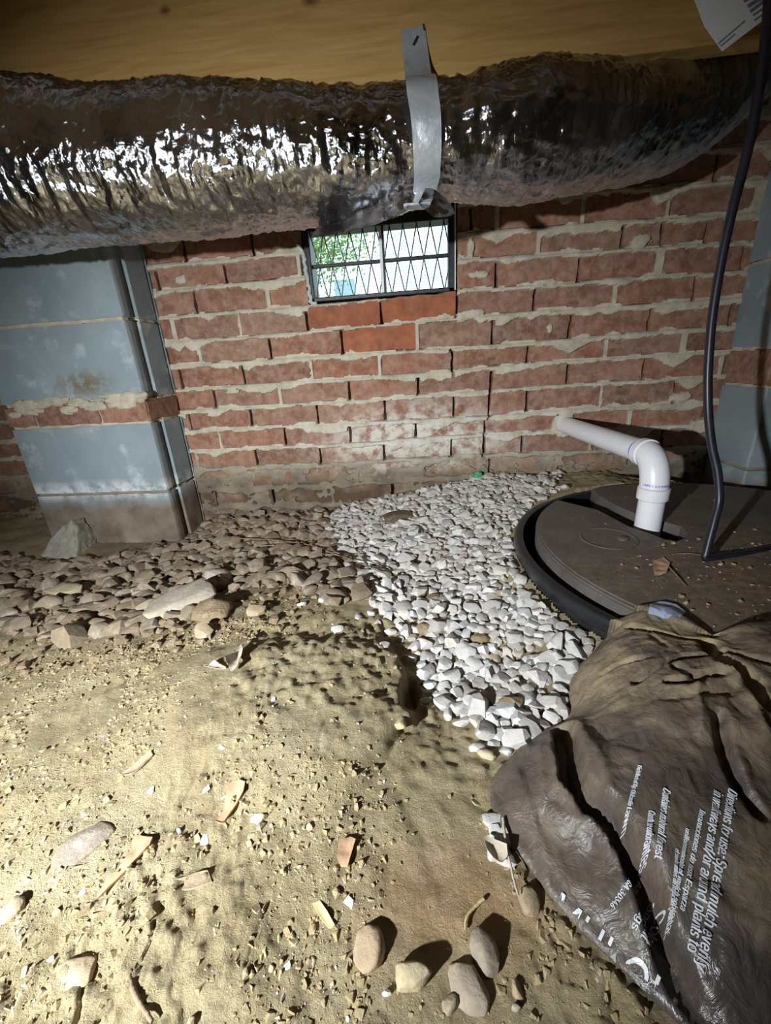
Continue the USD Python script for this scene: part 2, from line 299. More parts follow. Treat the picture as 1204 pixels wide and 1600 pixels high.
def rock(r, seed, n=26, sub=1, rough=0.06, flat=0.0):
    g = np.random.default_rng(seed); p = g.normal(size=(n, 3)); p /= np.linalg.norm(p, axis=1, keepdims=True)
    p *= g.uniform(0.82, 1.08, (n, 1)); p = np.sign(p) * np.abs(p) ** 0.85
    h = trimesh.convex.convex_hull(p)
    for k in range(sub):
        h = h.subdivide()
        if k == 0: trimesh.smoothing.filter_laplacian(h, lamb=0.35, iterations=1)
    v = np.array(h.vertices); v *= 1 + rough * (fbm(v * 2.2 + 31.7 * seed % 97, 3, seed) - 0.5)[:, None] * 2
    e = (v.max(0) - v.min(0)) / 2; v = (v - (v.max(0) + v.min(0)) / 2) / e
    return v * np.asarray(r, float), np.array(h.faces)

# ------------------------------------------------------------------ ground height field
BASIN_C, BASIN_R, RIM_Z = np.array([0.565, 0.742]), 0.388, 0.036
LID_C, LID_R, LID_Z = np.array([0.585, 0.737]), 0.366, 0.052
_cp = [(150,862,-.10),(60,900,-.10),(290,850,-.10),(420,815,-.075),(500,800,-.068),(610,780,-.02),(755,748,.03),(860,742,.036),(950,738,.036),(1060,762,-.0),
 (300,905,-.082),(200,960,-.048),(100,1000,-.045),(450,900,-.042),(500,965,-.010),(300,1020,-.008),(60,960,-.07),(700,1000,-.035),(660,900,-.04),(760,850,-.005),(620,830,-.035),
 (850,1000,-.018),(820,900,.0),(900,1010,-.012),(700,1080,-.042),(740,1130,-.026),(700,1250,-.012),(500,1200,.0),(300,1150,-.002),(100,1150,-.012),(20,1250,-.01),(300,1400,.0),(100,1500,0),(600,1500,0),
 (760,1400,-.006),(1000,1300,-.01),(1150,1500,0),(300,1750,.0),(900,1750,0),(560,930,-.026),(520,870,-.06)]
_w = np.array([on_z([(x, y)], z)[0] for x, y, z in _cp])
_far = np.array([(-1.6,1.28,-.06),(-1.6,.7,-.04),(-1.8,0,0),(1.6,.6,0),(1.5,0,0),(0,-1.2,0),(-1.5,-1.2,0),(1.5,-1.2,0),(1.2,1.1,0),(.75,1.25,-.02)])
_w = np.vstack([_w, _far])
_rbf = RBFInterpolator(_w[:, :2], _w[:, 2], kernel='thin_plate_spline', smoothing=2e-4)
PLATEAU = Polygon(on_z([(300,1100),(335,1050),(420,1035),(480,1040),(540,1022),(600,1018),(625,1030),(650,1075),(635,1110),(560,1150),(430,1170),(330,1150)], 0.0)[:, :2])
def _blob(x): return x * x * (3 - 2 * x)
def ground_base(xy):
    xy = np.atleast_2d(np.asarray(xy, float))
    z = np.clip(_rbf(xy), -.13, .06)
    d = shapely.distance(shapely.points(xy), PLATEAU)
    n = noise(np.c_[xy * 40, np.zeros(len(xy))], 5)
    z = z + 0.019 * _blob(np.clip(1 - (d + 0.006 * (n - .5)) / np.where(xy[:, 0] > -.035, 0.010, 0.010 + np.clip((-.035 - xy[:, 0]) / .05, 0, 1) * .09), 0, 1))
    return z
HOLLOW = on_z([(640, 1072)], -.01)[0]
def ground_z(xy, fine=True):
    xy = np.atleast_2d(np.asarray(xy, float)); z = ground_base(xy); p = np.c_[xy, np.zeros(len(xy))]
    z = z + 0.010 * (fbm(p * 14, 3, 3) - .5) + 0.004 * (fbm(p * 45, 2, 9) - .5)
    z = z - 0.042 * np.exp(-(((xy[:, 0] - HOLLOW[0]) / .011) ** 2 + ((xy[:, 1] - HOLLOW[1]) / .030) ** 2) ** 2)
    if fine:
        rough = np.clip((noise(p * 9, 21) - .35) * 2.5, 0.25, 1)
        c = noise(p * 150, 12); z = z + rough * (0.0068 * (noise(p * 80, 11) - .5) + 0.0075 * np.clip(c - .5, 0, 1) + 0.0016 * (noise(p * 330, 14) - .5))
        crack = np.abs(noise(p * 26, 31) - .5); z = z - 0.005 * rough * np.clip(1 - crack / 0.02, 0, 1) * (noise(p * 12, 32) > .55)
    db = np.linalg.norm(xy - BASIN_C, axis=1)
    return np.where(db < BASIN_R - 0.012, np.minimum(z, -0.30), z)
def on_ground(px): return on_field(px, lambda xy: ground_z(xy, False))

def build_floor():
    o = np.array([0.0, -0.12]); rr = 0.04 * (60.0) ** np.linspace(0, 1, 640); aa = np.radians(np.r_[np.linspace(-180, -80, 24)[:-1], np.linspace(-80, 80, 560), np.linspace(80, 180, 24)[1:]])
    r, a = np.meshgrid(rr, aa, indexing='ij')
    xy = np.stack([o[0] + r * np.sin(a), o[1] + r * np.cos(a)], -1).reshape(-1, 2)
    xy[:, 1] = np.minimum(xy[:, 1], 1.36)
    v = np.c_[xy, ground_z(xy)]; f = grid_faces(len(rr), len(aa))
    c = np.r_[o, ground_z(o[None])]; v = np.vstack([v, c]); j = np.arange(len(aa) - 1)
    f = np.vstack([f[:, ::-1], np.stack([np.full(len(j), len(v) - 1), j, j + 1], 1)[:, ::-1]])
    t = v[f]; ok = np.linalg.norm(np.cross(t[:, 1] - t[:, 0], t[:, 2] - t[:, 0]), axis=1) > 1e-12
    f = f[ok]; n = np.cross(v[f[:, 1]] - v[f[:, 0]], v[f[:, 2]] - v[f[:, 0]])
    f[n[:, 2] < 0] = f[n[:, 2] < 0][:, ::-1]
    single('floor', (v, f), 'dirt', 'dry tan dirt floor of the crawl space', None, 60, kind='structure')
build_floor()

# ------------------------------------------------------------------ back wall: bricks and mortar as measured
BEDS = {-4:[(934,302.8),(1045.6,293.5),(1117.7,284)],
-3:[(236,416),(371,404),(466.5,392.8),(718.6,364),(839.5,358),(955.8,346.5),(1013,344.6),(1082.8,340),(1182.8,333)],
-2:[(245.6,455.6),(359.5,444),(464,435.8),(718.6,405.8),(839.5,400),(932.6,394),(990,389),(1069,384),(1171,379.5)],
-1:[(254.9,496.3),(350,488),(471,480),(718.6,453.5),(816,448),(909,442),(966.5,435),(1069,429.5),(1166.5,423.7)],
0:[(261.9,534.7),(368.8,527.7),(473.5,519.5),(511,515.6),(599.5,507.4),(713.5,498),(839.5,487),(967,480),(1080,472),(1150,466)],
1:[(270,571.9),(371,566),(496.7,557.9),(553,552.8),(669,547),(768,541),(890,530),(1015,519),(1140,510)],
2:[(278,609),(389.5,602),(485.6,595),(597,588.8),(736.7,577),(824,568),(946,560),(1100,551)],
3:[(291.9,641.6),(401,634.7),(483,630.7),(599.5,623.7),(648.8,618.4),(736.7,613),(886,601),(1006,595),(1090,589)],
4:[(298.8,673),(398.8,667),(505.8,663.7),(644,656.7),(758,651),(870,641),(1000,634)],
5:[(303.5,704.4),(398.8,699.8),(505.8,695),(593,691.6),(648.8,685.8),(753.5,678.8)],
6:[(310.5,733.5),(412.8,728.8),(505.8,726.5),(558,721.9),(651,717),(753.5,711.4)],
7:[(319.8,762.6),(412.8,759),(517,756.7),(611.6,752),(709,746)]}
HEADS = {0:[(478.6,498),(594.9,486.5),(713.5,475),(834.9,467.4),(960.5,455),(1085,450),(375,510)],
1:[(311.9,549.8),(422,547.5),(534.4,533),(651,523.7),(768.6,515),(890.7,505.6),(1015,496.7),(1143,490)],
2:[(380.5,587),(486,573.5),(593.7,570),(706,560),(824,552),(946.5,540),(1068.8,531.6)],
3:[(334.9,624),(437.9,617),(544.9,607),(653.5,615),(767.4,596),(886,587),(1006,573.5)],
4:[(391.9,652),(496.5,651),(601,642.8),(708,635.8),(764,624),(822.6,626.5),(938.5,616),(1054.9,610.7)],
5:[(343,682),(445.4,682),(546.5,676.5),(648.8,673),(757,668),(872,647.5)],
6:[(401,719.5),(500,710),(600,708),(704.7,706.8),(755.8,705.6),(815,691.7)],
7:[(460.5,742.8),(558,739.3),(659,735.8),(764,731)], 8:[(518.6,766),(612.8,765)],
-1:[(305,474),(419,465),(774.4,425.6),(903.5,421),(1029,407)],-2:[(351,425),(840.7,381.4),(972,371),(1034,363),(1103.7,361)],
-3:[(289,398),(735,346),(776.7,346.5),(910.5,328),(1045.6,316.7)],-4:[(976,290),(1117.7,270)]}
PIT = 0.0685
Z0 = float(np.mean([on_y([p])[0, 2] for p in BEDS[0]]))
WX0, WX1 = -1.66, 1.02
bedf = {}
for k in range(-8, 11):
    if k in BEDS:
        q = np.array([on_y([p])[0][[0, 2]] for p in BEDS[k]]); q = q[np.argsort(q[:, 0])]
        bedf[k] = (q[:, 0], q[:, 1])
def bed(k, x):
    if k in bedf: return np.interp(x, *bedf[k])
    lo, hi = min(bedf), max(bedf)
    return bed(lo, x) * 0 + np.interp(x, *bedf[-3]) + (-3 - k) * PIT if k < lo else np.interp(x, *bedf[hi]) - (k - hi) * PIT * 0.98
bedf.pop(-4)
heads = {}
for k in range(-6, 11):
    xs = sorted(on_y([p])[0, 0] for p in HEADS.get(k, [])) or [-0.2 + 0.1 * (k % 2)]
    out = [xs[0]]
    for b in xs[1:]:
        n = max(1, round((b - out[-1]) / 0.2035)); a = out[-1]; out += [a + (b - a) * (i + 1) / n for i in range(n)]
    while out[0] > WX0 + .02: out.insert(0, out[0] - 0.2035)
    while out[-1] < WX1 - .02: out.append(out[-1] + 0.2035)
    heads[k] = np.array(out)
_wc = on_y([(471,384),(490,480),(711,345),(711,457)])
VX0, VX1 = -0.318, 0.099
VZ0, VZ1 = float(bed(-1, -0.1)) + 0.003, float(bed(-4, -0.1)) + .0

def brick_piece(x0, x1, zb0, zb1, zt0, zt1, seed, to_world, depth=0.06, proud=0.0, nx=9, nz=4):
    g = np.random.default_rng(seed); u, w = np.meshgrid(np.linspace(0, 1, nx), np.linspace(0, 1, nz), indexing='ij')
    x = x0 + (x1 - x0) * u; lo = zb0 + (zb1 - zb0) * u; hi = zt0 + (zt1 - zt0) * u; z = lo + (hi - lo) * w
    eu, ew = np.minimum(u, 1 - u), np.minimum(w, 1 - w)
    edge = (np.minimum(u, 1 - u) * (nx - 1) < .5) | (np.minimum(w, 1 - w) * (nz - 1) < .5)
    x = x + g.normal(0, 0.0012, x.shape); z = z + g.normal(0, 0.0014, z.shape) * np.where(edge, 1, .5)
    out = np.full(x.shape, proud) + g.normal(0, 0.0007, x.shape) - np.where(edge, 0.0008, 0)
    chip = g.random(x.shape) < 0.05
    out = out - np.where(edge & chip, 0.004, 0)
    front = np.stack([x, out, z], -1)
    ring = [(i, 0) for i in range(nx)] + [(nx - 1, j) for j in range(1, nz)] + [(i, nz - 1) for i in range(nx - 2, -1, -1)] + [(0, j) for j in range(nz - 2, 0, -1)]
    rp = np.array([front[i] for i in ring]); c = rp.mean(0)
    grow = np.array([[x1 - x0, 0, 0]]) * 0
    mid = rp.copy(); mid[:, 1] -= 0.0035; mid[:, 0] += np.sign(mid[:, 0] - c[0]) * 0.0012; mid[:, 2] += np.sign(mid[:, 2] - c[2]) * 0.0012
    back = mid.copy(); back[:, 1] = -depth
    v = np.vstack([front.reshape(-1, 3), mid, back]); n = len(ring); f = [grid_faces(nx, nz)]
    ri = np.array([i * nz + j for i, j in ring]); a = np.arange(n); b = (a + 1) % n; m0, b0 = nx * nz, nx * nz + n
    for p, q in ((ri, m0 + a), (m0 + a, b0 + a)):
        f += [np.stack([p[a], q[a], q[b]], 1), np.stack([p[a], q[b], p[b]], 1)]
    v = to_world(v); f = np.vstack(f)
    t = v[f]; n0 = np.cross(t[0, 1] - t[0, 0], t[0, 2] - t[0, 0]); want = to_world(np.array([[0, 1.0, 0]]))[0] - to_world(np.array([[0, 0.0, 0]]))[0]
    if n0 @ want < 0: f = f[:, ::-1]
    return v, f
wall = thing('wall_back', 'old red brick foundation wall with smeared beige mortar', kind='structure', loc=(0, D, 0))
def wall_w(v): return np.stack([v[:, 0], D - v[:, 1], v[:, 2]], 1)
CRACK = np.array([on_y([p])[0][[0, 2]] for p in [(704,545),(706,575),(708,592),(716,596),(768,598),(766,612),(764,650),(756,672),(754,712),(764,735),(766,750)]])
PIPE_HOLE = on_y([(880, 664)])[0]
nb = 0
for k in range(-6, 10):
    hs = heads[k]
    for a, b in zip(hs[:-1], hs[1:]):
        a0, b0 = a + 0.0042, b - 0.0042
        segs = [(a0, b0)]
        if -3 <= k <= -1:
            segs = [s for s in ((a0, min(b0, VX0 - 0.002)), (max(a0, VX1 + 0.002), b0)) if s[1] - s[0] > 0.015]
        for s0, s1 in segs:
            if s1 < WX0 or s0 > WX1 or s0 > 1.0: continue
            if s1 - s0 < 0.02: continue
            xs = np.array([s0, s1]); zt = bed(k - 1, xs) - 0.0048; zb = bed(k, xs) + 0.0042
            if k == 0 and s0 > VX0 - .02 and s1 < VX1 + .02: zt = np.minimum(zt + .004, VZ0 - .001)
            clean = (k == 0 and VX0 - .02 < s0 and s1 < VX1 + .02) or (k == 1 and -0.23 < s0 < -0.15)
            mesh = brick_piece(s0, s1, zb[0], zb[1], zt[0], zt[1], 1000 + nb, wall_w, proud=float(RNG.uniform(-0.0022, 0.0022)) + (0.002 if clean else 0))
            if k == 5 and s0 < PIPE_HOLE[0] + .03 and s1 > PIPE_HOLE[0] + .01: pass
            part(wall, 'brick', mesh, 'brick_clean' if clean else 'brick', 35); nb += 1
def build_mortar():
    h = 0.0032; xs = np.arange(WX0, WX1, h); zs = np.arange(-0.2, 1.0, h)
    X, Z = np.meshgrid(xs, zs, indexing='ij'); out = np.full(X.shape, -0.016)
    p2 = np.stack([X, Z * 0, Z], -1)
    n_f = fbm(p2.reshape(-1, 3) * 60, 3, 41).reshape(X.shape); n_m = noise(p2.reshape(-1, 3) * 22, 42).reshape(X.shape)
    for k in range(-6, 10):
        bt, bb = bed(k - 1, xs)[:, None], bed(k, xs)[:, None]
        line = np.c_[xs * 13 + k * 7.3, np.zeros(len(xs)), np.full(len(xs), k * 1.7)]
        big = noise(line, 51); mid = noise(line * 3.1, 52); gate = noise(line * 0.55, 57)
        drip = 0.0065 + 0.034 * np.clip((big - .40) * 1.8, 0, 1) * (0.30 + .9 * mid) * np.clip((gate - .15) * 2, 0.3, 1) + .006 * mid
        if k in (1, 0): drip = np.where((xs > VX0) & (xs < VX1), 0.005 + .002 * mid, drip)
        rise = 0.005 + 0.010 * np.clip(noise(line * 2.2, 53) - .45, 0, 1) * 2
        band = np.abs(Z - bb) < 0.0065
        inrow = (Z <= bt) & (Z > bb)
        dd, du = bt - Z, Z - bb
        dr = drip[:, None] + (n_f - .5) * 0.007
        a = inrow & (dd < dr); out = np.where(a, np.maximum(out, 0.0028 + 0.005 * n_f * np.clip((dr - dd) / 0.006, 0, 1) + .003 * n_m), out)
        ri = rise[:, None] + (n_f - .5) * 0.004
        a = inrow & (du < ri); out = np.where(a, np.maximum(out, 0.001 + 0.004 * n_f), out)
        out = np.where(inrow & (du < 0.0045), np.maximum(out, -0.002 + .004 * n_f), out)
        g = np.random.default_rng(900 + k)
        for hx in heads[k]:
            fill = g.random() < 0.38 and abs(hx - np.interp(float(np.mean(bb)) + .03, CRACK[::-1, 1], CRACK[::-1, 0])) > .03
            if k == 0 and VX0 - .02 < hx < VX1 + .02: fill = False
            m = inrow & (np.abs(X - hx - (n_f - .5) * .003) < 0.0058)
            lev = 0.0 + .003 * n_f if fill else np.full(X.shape, -0.035)
            out = np.where(m & (dd > np.minimum(dr, .012)) & (du > .004), np.where(fill, np.maximum(out, lev), lev), out)
            if fill and g.random() < .5:
                m2 = inrow & (np.abs(X - hx) < 0.006 + .014 * n_m * g.random()); out = np.where(m2, np.maximum(out, .002 + .004 * n_f), out)
    blobs = [(1000,378,.034,.018,.012),(283,437,.02,.015,.008),(965,442,.03,.012,.01),(852,441,.03,.01,.008),(640,735,.05,.012,.004),(858,512,.007,.015,.003),(365,612,.03,.008,.006),(335,648,.03,.008,.006),(620,697,.03,.014,.008),(1060,620,.03,.015,.008),(1095,665,.03,.02,.008),(735,490,.04,.01,.006),(735,385,.012,.03,.006),(745,430,.03,.014,.006)]
    for px, py, rx, rz, hh in blobs:
        c = on_y([(px, py)])[0]; d = ((X - c[0]) / rx) ** 2 + ((Z - c[2]) / rz) ** 2 + (n_f - .5) * 1.6 + (n_m - .5) * 1.2
        out = np.where(d < 1, np.maximum(out, 0.003 + hh * np.sqrt(np.clip(1 - d, 0, 1)) * (.5 + n_f)), out)
    low = np.clip((0.10 - Z + .05 * (n_m - .5)) / 0.05, 0, 1) * (n_m + n_f > 1.02)       # parged, dirty lowest courses
    out = np.where(low > .3, np.maximum(out, 0.0012 + .004 * n_f), out)
    pl = np.stack([np.interp(Z, CRACK[::-1, 1], CRACK[::-1, 0]), ], 0)[0]
    cr = (np.abs(X - pl + (n_f - .5) * .008) < 0.0026) & (Z < CRACK[0, 1]) & (Z > CRACK[-1, 1])
    out = np.where(cr, -0.03, out)
    hole = np.hypot(X - PIPE_HOLE[0], Z - PIPE_HOLE[2]) < 0.020
    out = np.where(hole, -0.04, out)
    ring_ = (np.hypot(X - PIPE_HOLE[0], Z - PIPE_HOLE[2]) < 0.036) & ~hole; out = np.where(ring_, np.maximum(out, .004 + .005 * n_f), out)
    v = np.stack([X, D - out, Z], -1).reshape(-1, 3); f = grid_faces(len(xs), len(zs))
    inside = ((X > VX0) & (X < VX1) & (Z > VZ0 - .002) & (Z < VZ1 + .004)).ravel()
    f = f[~inside[f].any(1)]
    n = np.cross(v[f[0, 1]] - v[f[0, 0]], v[f[0, 2]] - v[f[0, 0]])
    if n[1] > 0: f = f[:, ::-1]
    part(wall, 'mortar', (v, f), 'mortar', 50)
build_mortar()
# outer wythe (thickness of the wall round the vent)
ow = manifold3d.Manifold.cube([4.6, 0.09, 1.7]).translate([-2.3, D + 0.05, -0.45]) - manifold3d.Manifold.cube([VX1 - VX0, 0.4, VZ1 - VZ0]).translate([VX0, D - .05, VZ0])
part(wall, 'outer_wythe', ow, 'brick')

# ------------------------------------------------------------------ foundation vent
vent = thing('window_1', 'small black iron foundation vent with diamond lattice', kind='structure', loc=(0, D, VZ0))
ly = D + 0.020
fx0, fx1 = VX0 + .002, VX1 - .002; fz0, fz1 = VZ0 + .001, VZ1
opL, opR = float(on_y([(490, 425)], ly)[0, 0]), float(on_y([(699.5, 400)], ly)[0, 0])
for nm, lo, hi in (('frame_side', (fx0, D - .001, fz0), (opL, D + .06, fz1)), ('frame_side', (opR, D - .001, fz0), (fx1 - .004, D + .06, fz1)),
                   ('frame_sill', (fx0, D - .001, fz0), (fx1, D + .06, fz0 + 0.011)), ('frame_head', (fx0, D + .0, fz1 - .03), (fx1, D + .06, fz1))):
    part(vent, nm, box(lo, hi, 0.002), 'iron')
part(vent, 'edge_strip', box((fx1 - .0045, D - .006, fz0 + .003), (fx1 - .001, D + .02, fz1), .0008), 'mullion')
mx = float(on_y([(597, 410)], ly)[0, 0])
part(vent, 'mullion', box((mx - .005, ly - .012, fz0 + .008), (mx + .003, ly + .02, fz1), .001), 'mullion')
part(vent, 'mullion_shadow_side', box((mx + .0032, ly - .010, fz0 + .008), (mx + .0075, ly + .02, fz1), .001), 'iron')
mz = float(on_y([(597, 408)], ly)[0, 2])
part(vent, 'cross_bar', box((fx0, ly - .006, mz - .004), (fx1, ly + .006, mz + .004), .001), 'iron')
wires = []
dw, dh = 0.0365, (mz - fz0 - .008) * 2.0
for s in (1, -1):
    for i in range(-8, 20):
        x0 = opL - dw * 4 + i * dw * 1.0
        p = []
        z0_, z1_ = fz0 + .006, fz1
        xa, xb = x0, x0 + s * dw * (z1_ - z0_) / dh
        lo = max(0.0, min(1.0, (fx0 - xa) / (xb - xa))); hi = max(0.0, min(1.0, (fx1 - xa) / (xb - xa))); lo, hi = min(lo, hi), max(lo, hi)
        if hi - lo < .02: continue
        a = np.array([xa + (xb - xa) * lo, ly + .010 * 0 + s * .0008, z0_ + (z1_ - z0_) * lo]); b = np.array([xa + (xb - xa) * hi, ly + s * .0008, z0_ + (z1_ - z0_) * hi])
        if not (fx0 - 1e-6 <= min(a[0], b[0]) and max(a[0], b[0]) <= fx1 + 1e-6): continue
        wires.append(tube(np.linspace(a, b, 3), 0.0014, 6))
for w in wires: part(vent, 'lattice_bar', w, 'wire')
cp = [on_y([p], D - .004)[0] for p in [(466,383),(474,398),(477,418),(481,440),(484,462),(487,474),(495,474)]]
part(vent, 'caulk_bead', tube(spline(cp, 30) + RNG.normal(0, .0012, (30, 3)), 0.0045 + .0025 * RNG.random(30), 8), 'caulk', True)

# ------------------------------------------------------------------ block piers
def pier(name, label, flip, xface, xfar, yf, joints_z, band, label_parts=None):
    """xface: plan position of the visible return face; flip=+1 when the pier lies on the -x side of it."""
    o = thing(name, label, 'pier', (xface, yf, -0.12))
    s = flip
    # plan outline of a grooved block end: front face, rounded corner, groove, return face, small groove by the wall
    def outline(j=0.0):
        pts = [(0, D - .004), (0, D - .010), (-.004, D - .012), (-.004, D - .020), (0, D - .022), (0, yf + .062), (-.012, yf + .058), (-.013, yf + .036), (-.002, yf + .030), (-.001, yf + .012), (-.004, yf + .004), (-.012, yf)]
        w = abs(xface - xfar)
        pts += [(-w + .006, yf), (-w, yf + .006), (-w, D - .004)]
        return [(xface + s * x, y) for x, y in pts]
    oc = np.array(outline() if s > 0 else [(xface, D - .004), (xface, yf + .004), (xface + .004, yf), (xfar - .004, yf), (xfar, yf + .004), (xfar, D - .004)]); oc = oc if Polygon(oc).exterior.is_ccw else oc[::-1]
    for i in range(len(joints_z) - 1):
        zt, zb = joints_z[i], joints_z[i + 1]
        if (zt, zb) == band: continue
        m = manifold3d.CrossSection([oc.tolist()]).extrude(zt - zb - .009).translate([0, 0, zb + .0045])
        mm = m.refine_to_length(0.035).to_mesh(); v = mm.vert_properties[:, :3].astype(float)
        v = v + 0.0022 * (np.stack([noise(v * 24, 60 + a) for a in range(3)], 1) - .5)
        part(o, 'concrete_block', (v, mm.tri_verts), 'block', 35)
    inner = np.array(Polygon(oc).buffer(-0.0045, join_style=2).exterior.coords[:-1]); inner = inner if Polygon(inner).exterior.is_ccw else inner[::-1]
    hgt = joints_z[0] - joints_z[-1]
    jm = manifold3d.Manifold()
    for z in joints_z[1:-1]:
        jm = jm + manifold3d.CrossSection([inner.tolist()]).extrude(0.012).translate([0, 0, z - .006])
    bz1, bz0 = band
    rect = sorted([xface, xfar])
    e = .006
    core = manifold3d.Manifold.cube([rect[1] - rect[0] - 2 * e, D - yf - e, bz1 - bz0]).translate([rect[0] + e, yf + e, bz0])
    jm = jm + core
    # squeezed mortar ledge over the brick band
    mm = jm.refine_to_length(0.012).to_mesh(); v = mm.vert_properties[:, :3].astype(float)
    dn = np.stack([noise(v * 45, 70 + a) for a in range(3)], 1) - .5
    part(o, 'mortar', (v + dn * np.array([.007, .010, .006]), mm.tri_verts), 'mortar', 40)
    return o, bz0, bz1, rect
zf = lambda px, y: float(on_y([px], y)[0, 2])
YF = 1.118
XL = -0.772
zA = [zf((170, 499), YF), zf((215, 624), YF), zf((240, 659), YF), zf((255, 768), YF)]
hb = zA[2] - zA[3]
jl = [zA[0] + hb * 2 + .01, zA[0] + hb, zA[0], zA[1], zA[2], zA[3], zA[3] - hb - .02]
pl, b0, b1, rect = pier('block_pier', 'grey concrete block pier with a brick band, left of the vent', 1, XL, float(on_y([(23, 690)], YF)[0, 0]), YF, jl, (zA[1], zA[2]))
def pw_front(v): return np.stack([v[:, 0], YF - v[:, 1], v[:, 2]], 1)
hx = [rect[0]] + [float(on_y([p], YF)[0, 0]) for p in [(55, 655), (155, 645)]] + [XL]
for i, (a, b) in enumerate(zip(hx[:-1], hx[1:])):
    part(pl, 'brick', brick_piece(a + .004, b - .004, b0 + .004, b0 + .004, b1 - .005, b1 - .005, 300 + i, pw_front, .05), 'brick', 35)
def pw_side(v): return np.stack([XL + v[:, 1], v[:, 0], v[:, 2]], 1)
part(pl, 'brick', brick_piece(YF + .006, D - .012, b0 + .004, b0 + .004, b1 - .005, b1 - .005, 310, pw_side, .05), 'brick', 35, label='brick end on the return face')
# lumpy mortar dropped on the ledge over the brick band
g = np.random.default_rng(77); lump = []
for i in range(60):
    px = g.uniform(20, 225); c = on_y([(px, 640 - (px - 20) * .085 + g.uniform(-9, 9))], YF)[0]; r = g.uniform(.006, .017)
    v, f = rock((r * 1.7, .007, r * .8), 500 + i, 18, 1, .15); lump.append(trimesh.Trimesh(v + c + [0, .001, 0], f))
part(pl, 'mortar_smear', trimesh.util.concatenate(lump), 'mortar', 60, kind='stuff')
XR = 0.836
def zr(px): 
    d = ray([px])[0]; return float(CZ + d[2] * XR / d[0])
zB = [zr((1165, 545)), zr((1165, 602))]
jr = [zB[0] + 3 * .2, zB[0] + .2 * 2, zB[0] + .2, zB[0], zB[1], zB[1] - hb, zB[1] - 2 * hb]
pr, c0, c1, rr_ = pier('block_pier', 'grey concrete block pier behind the black cord, right of the drain pipe', -1, XR, XR + .42, YF, jr, (zB[0], zB[1]))
def pr_side(v): return np.stack([XR - v[:, 1], v[:, 0], v[:, 2]], 1)
dx = ray([(1180, 575)])[0]; yb = XR * dx[1] / dx[0]
for i, (a, b) in enumerate(((YF + .004, yb - .004), (yb + .004, D - .006))):
    part(pr, 'brick', brick_piece(a, b, c0 + .004, c0 + .004, c1 - .005, c1 - .005, 320 + i, pr_side, .05), 'brick', 35)
def pr_front(v): return np.stack([v[:, 0], YF - v[:, 1], v[:, 2]], 1)
for i, (a, b) in enumerate(((XR, XR + .2), (XR + .2, XR + .42))):
    part(pr, 'brick', brick_piece(a + .004, b - .004, c0 + .004, c0 + .004, c1 - .005, c1 - .005, 330 + i, pr_front, .05), 'brick', 35)

# ------------------------------------------------------------------ room shell behind the viewer, floor deck, joist
for nm, lo, hi in (('wall_left', (-2.3, -1.6, -.4), (-2.1, D + .14, 1.25)), ('wall_right', (2.1, -1.6, -.4), (2.3, D + .14, 1.25)), ('wall_front', (-2.3, -1.8, -.4), (2.3, -1.6, 1.25))):
    single(nm, box(lo, hi), 'block', 'plain block foundation wall', kind='structure')
JY = 0.875
JZ = float(on_y([(890, 98)], JY)[0, 2])
ceil = thing('ceiling', 'timber floor deck above the crawl space', kind='structure', loc=(0, 0, JZ + .235))
for i, y in enumerate(np.arange(-1.7, 1.4, .3)):
    part(ceil, 'deck_board', box((-2.3, y + .002, JZ + .235), (2.3, y + .298, JZ + .255)), 'deck')
jo = manifold3d.Manifold.batch_hull([manifold3d.Manifold.cylinder(4.2, .005, .005, 12).rotate([0, 90, 0]).translate([-2.1, y, z]) for y in (JY + .005, JY + .033) for z in (JZ + .005, JZ + .23)])
joist = thing('floor_joist', 'varnished looking yellow brown timber joist across the top', 'joist', (0, JY, JZ))
part(joist, 'timber', jo, 'wood', 30)

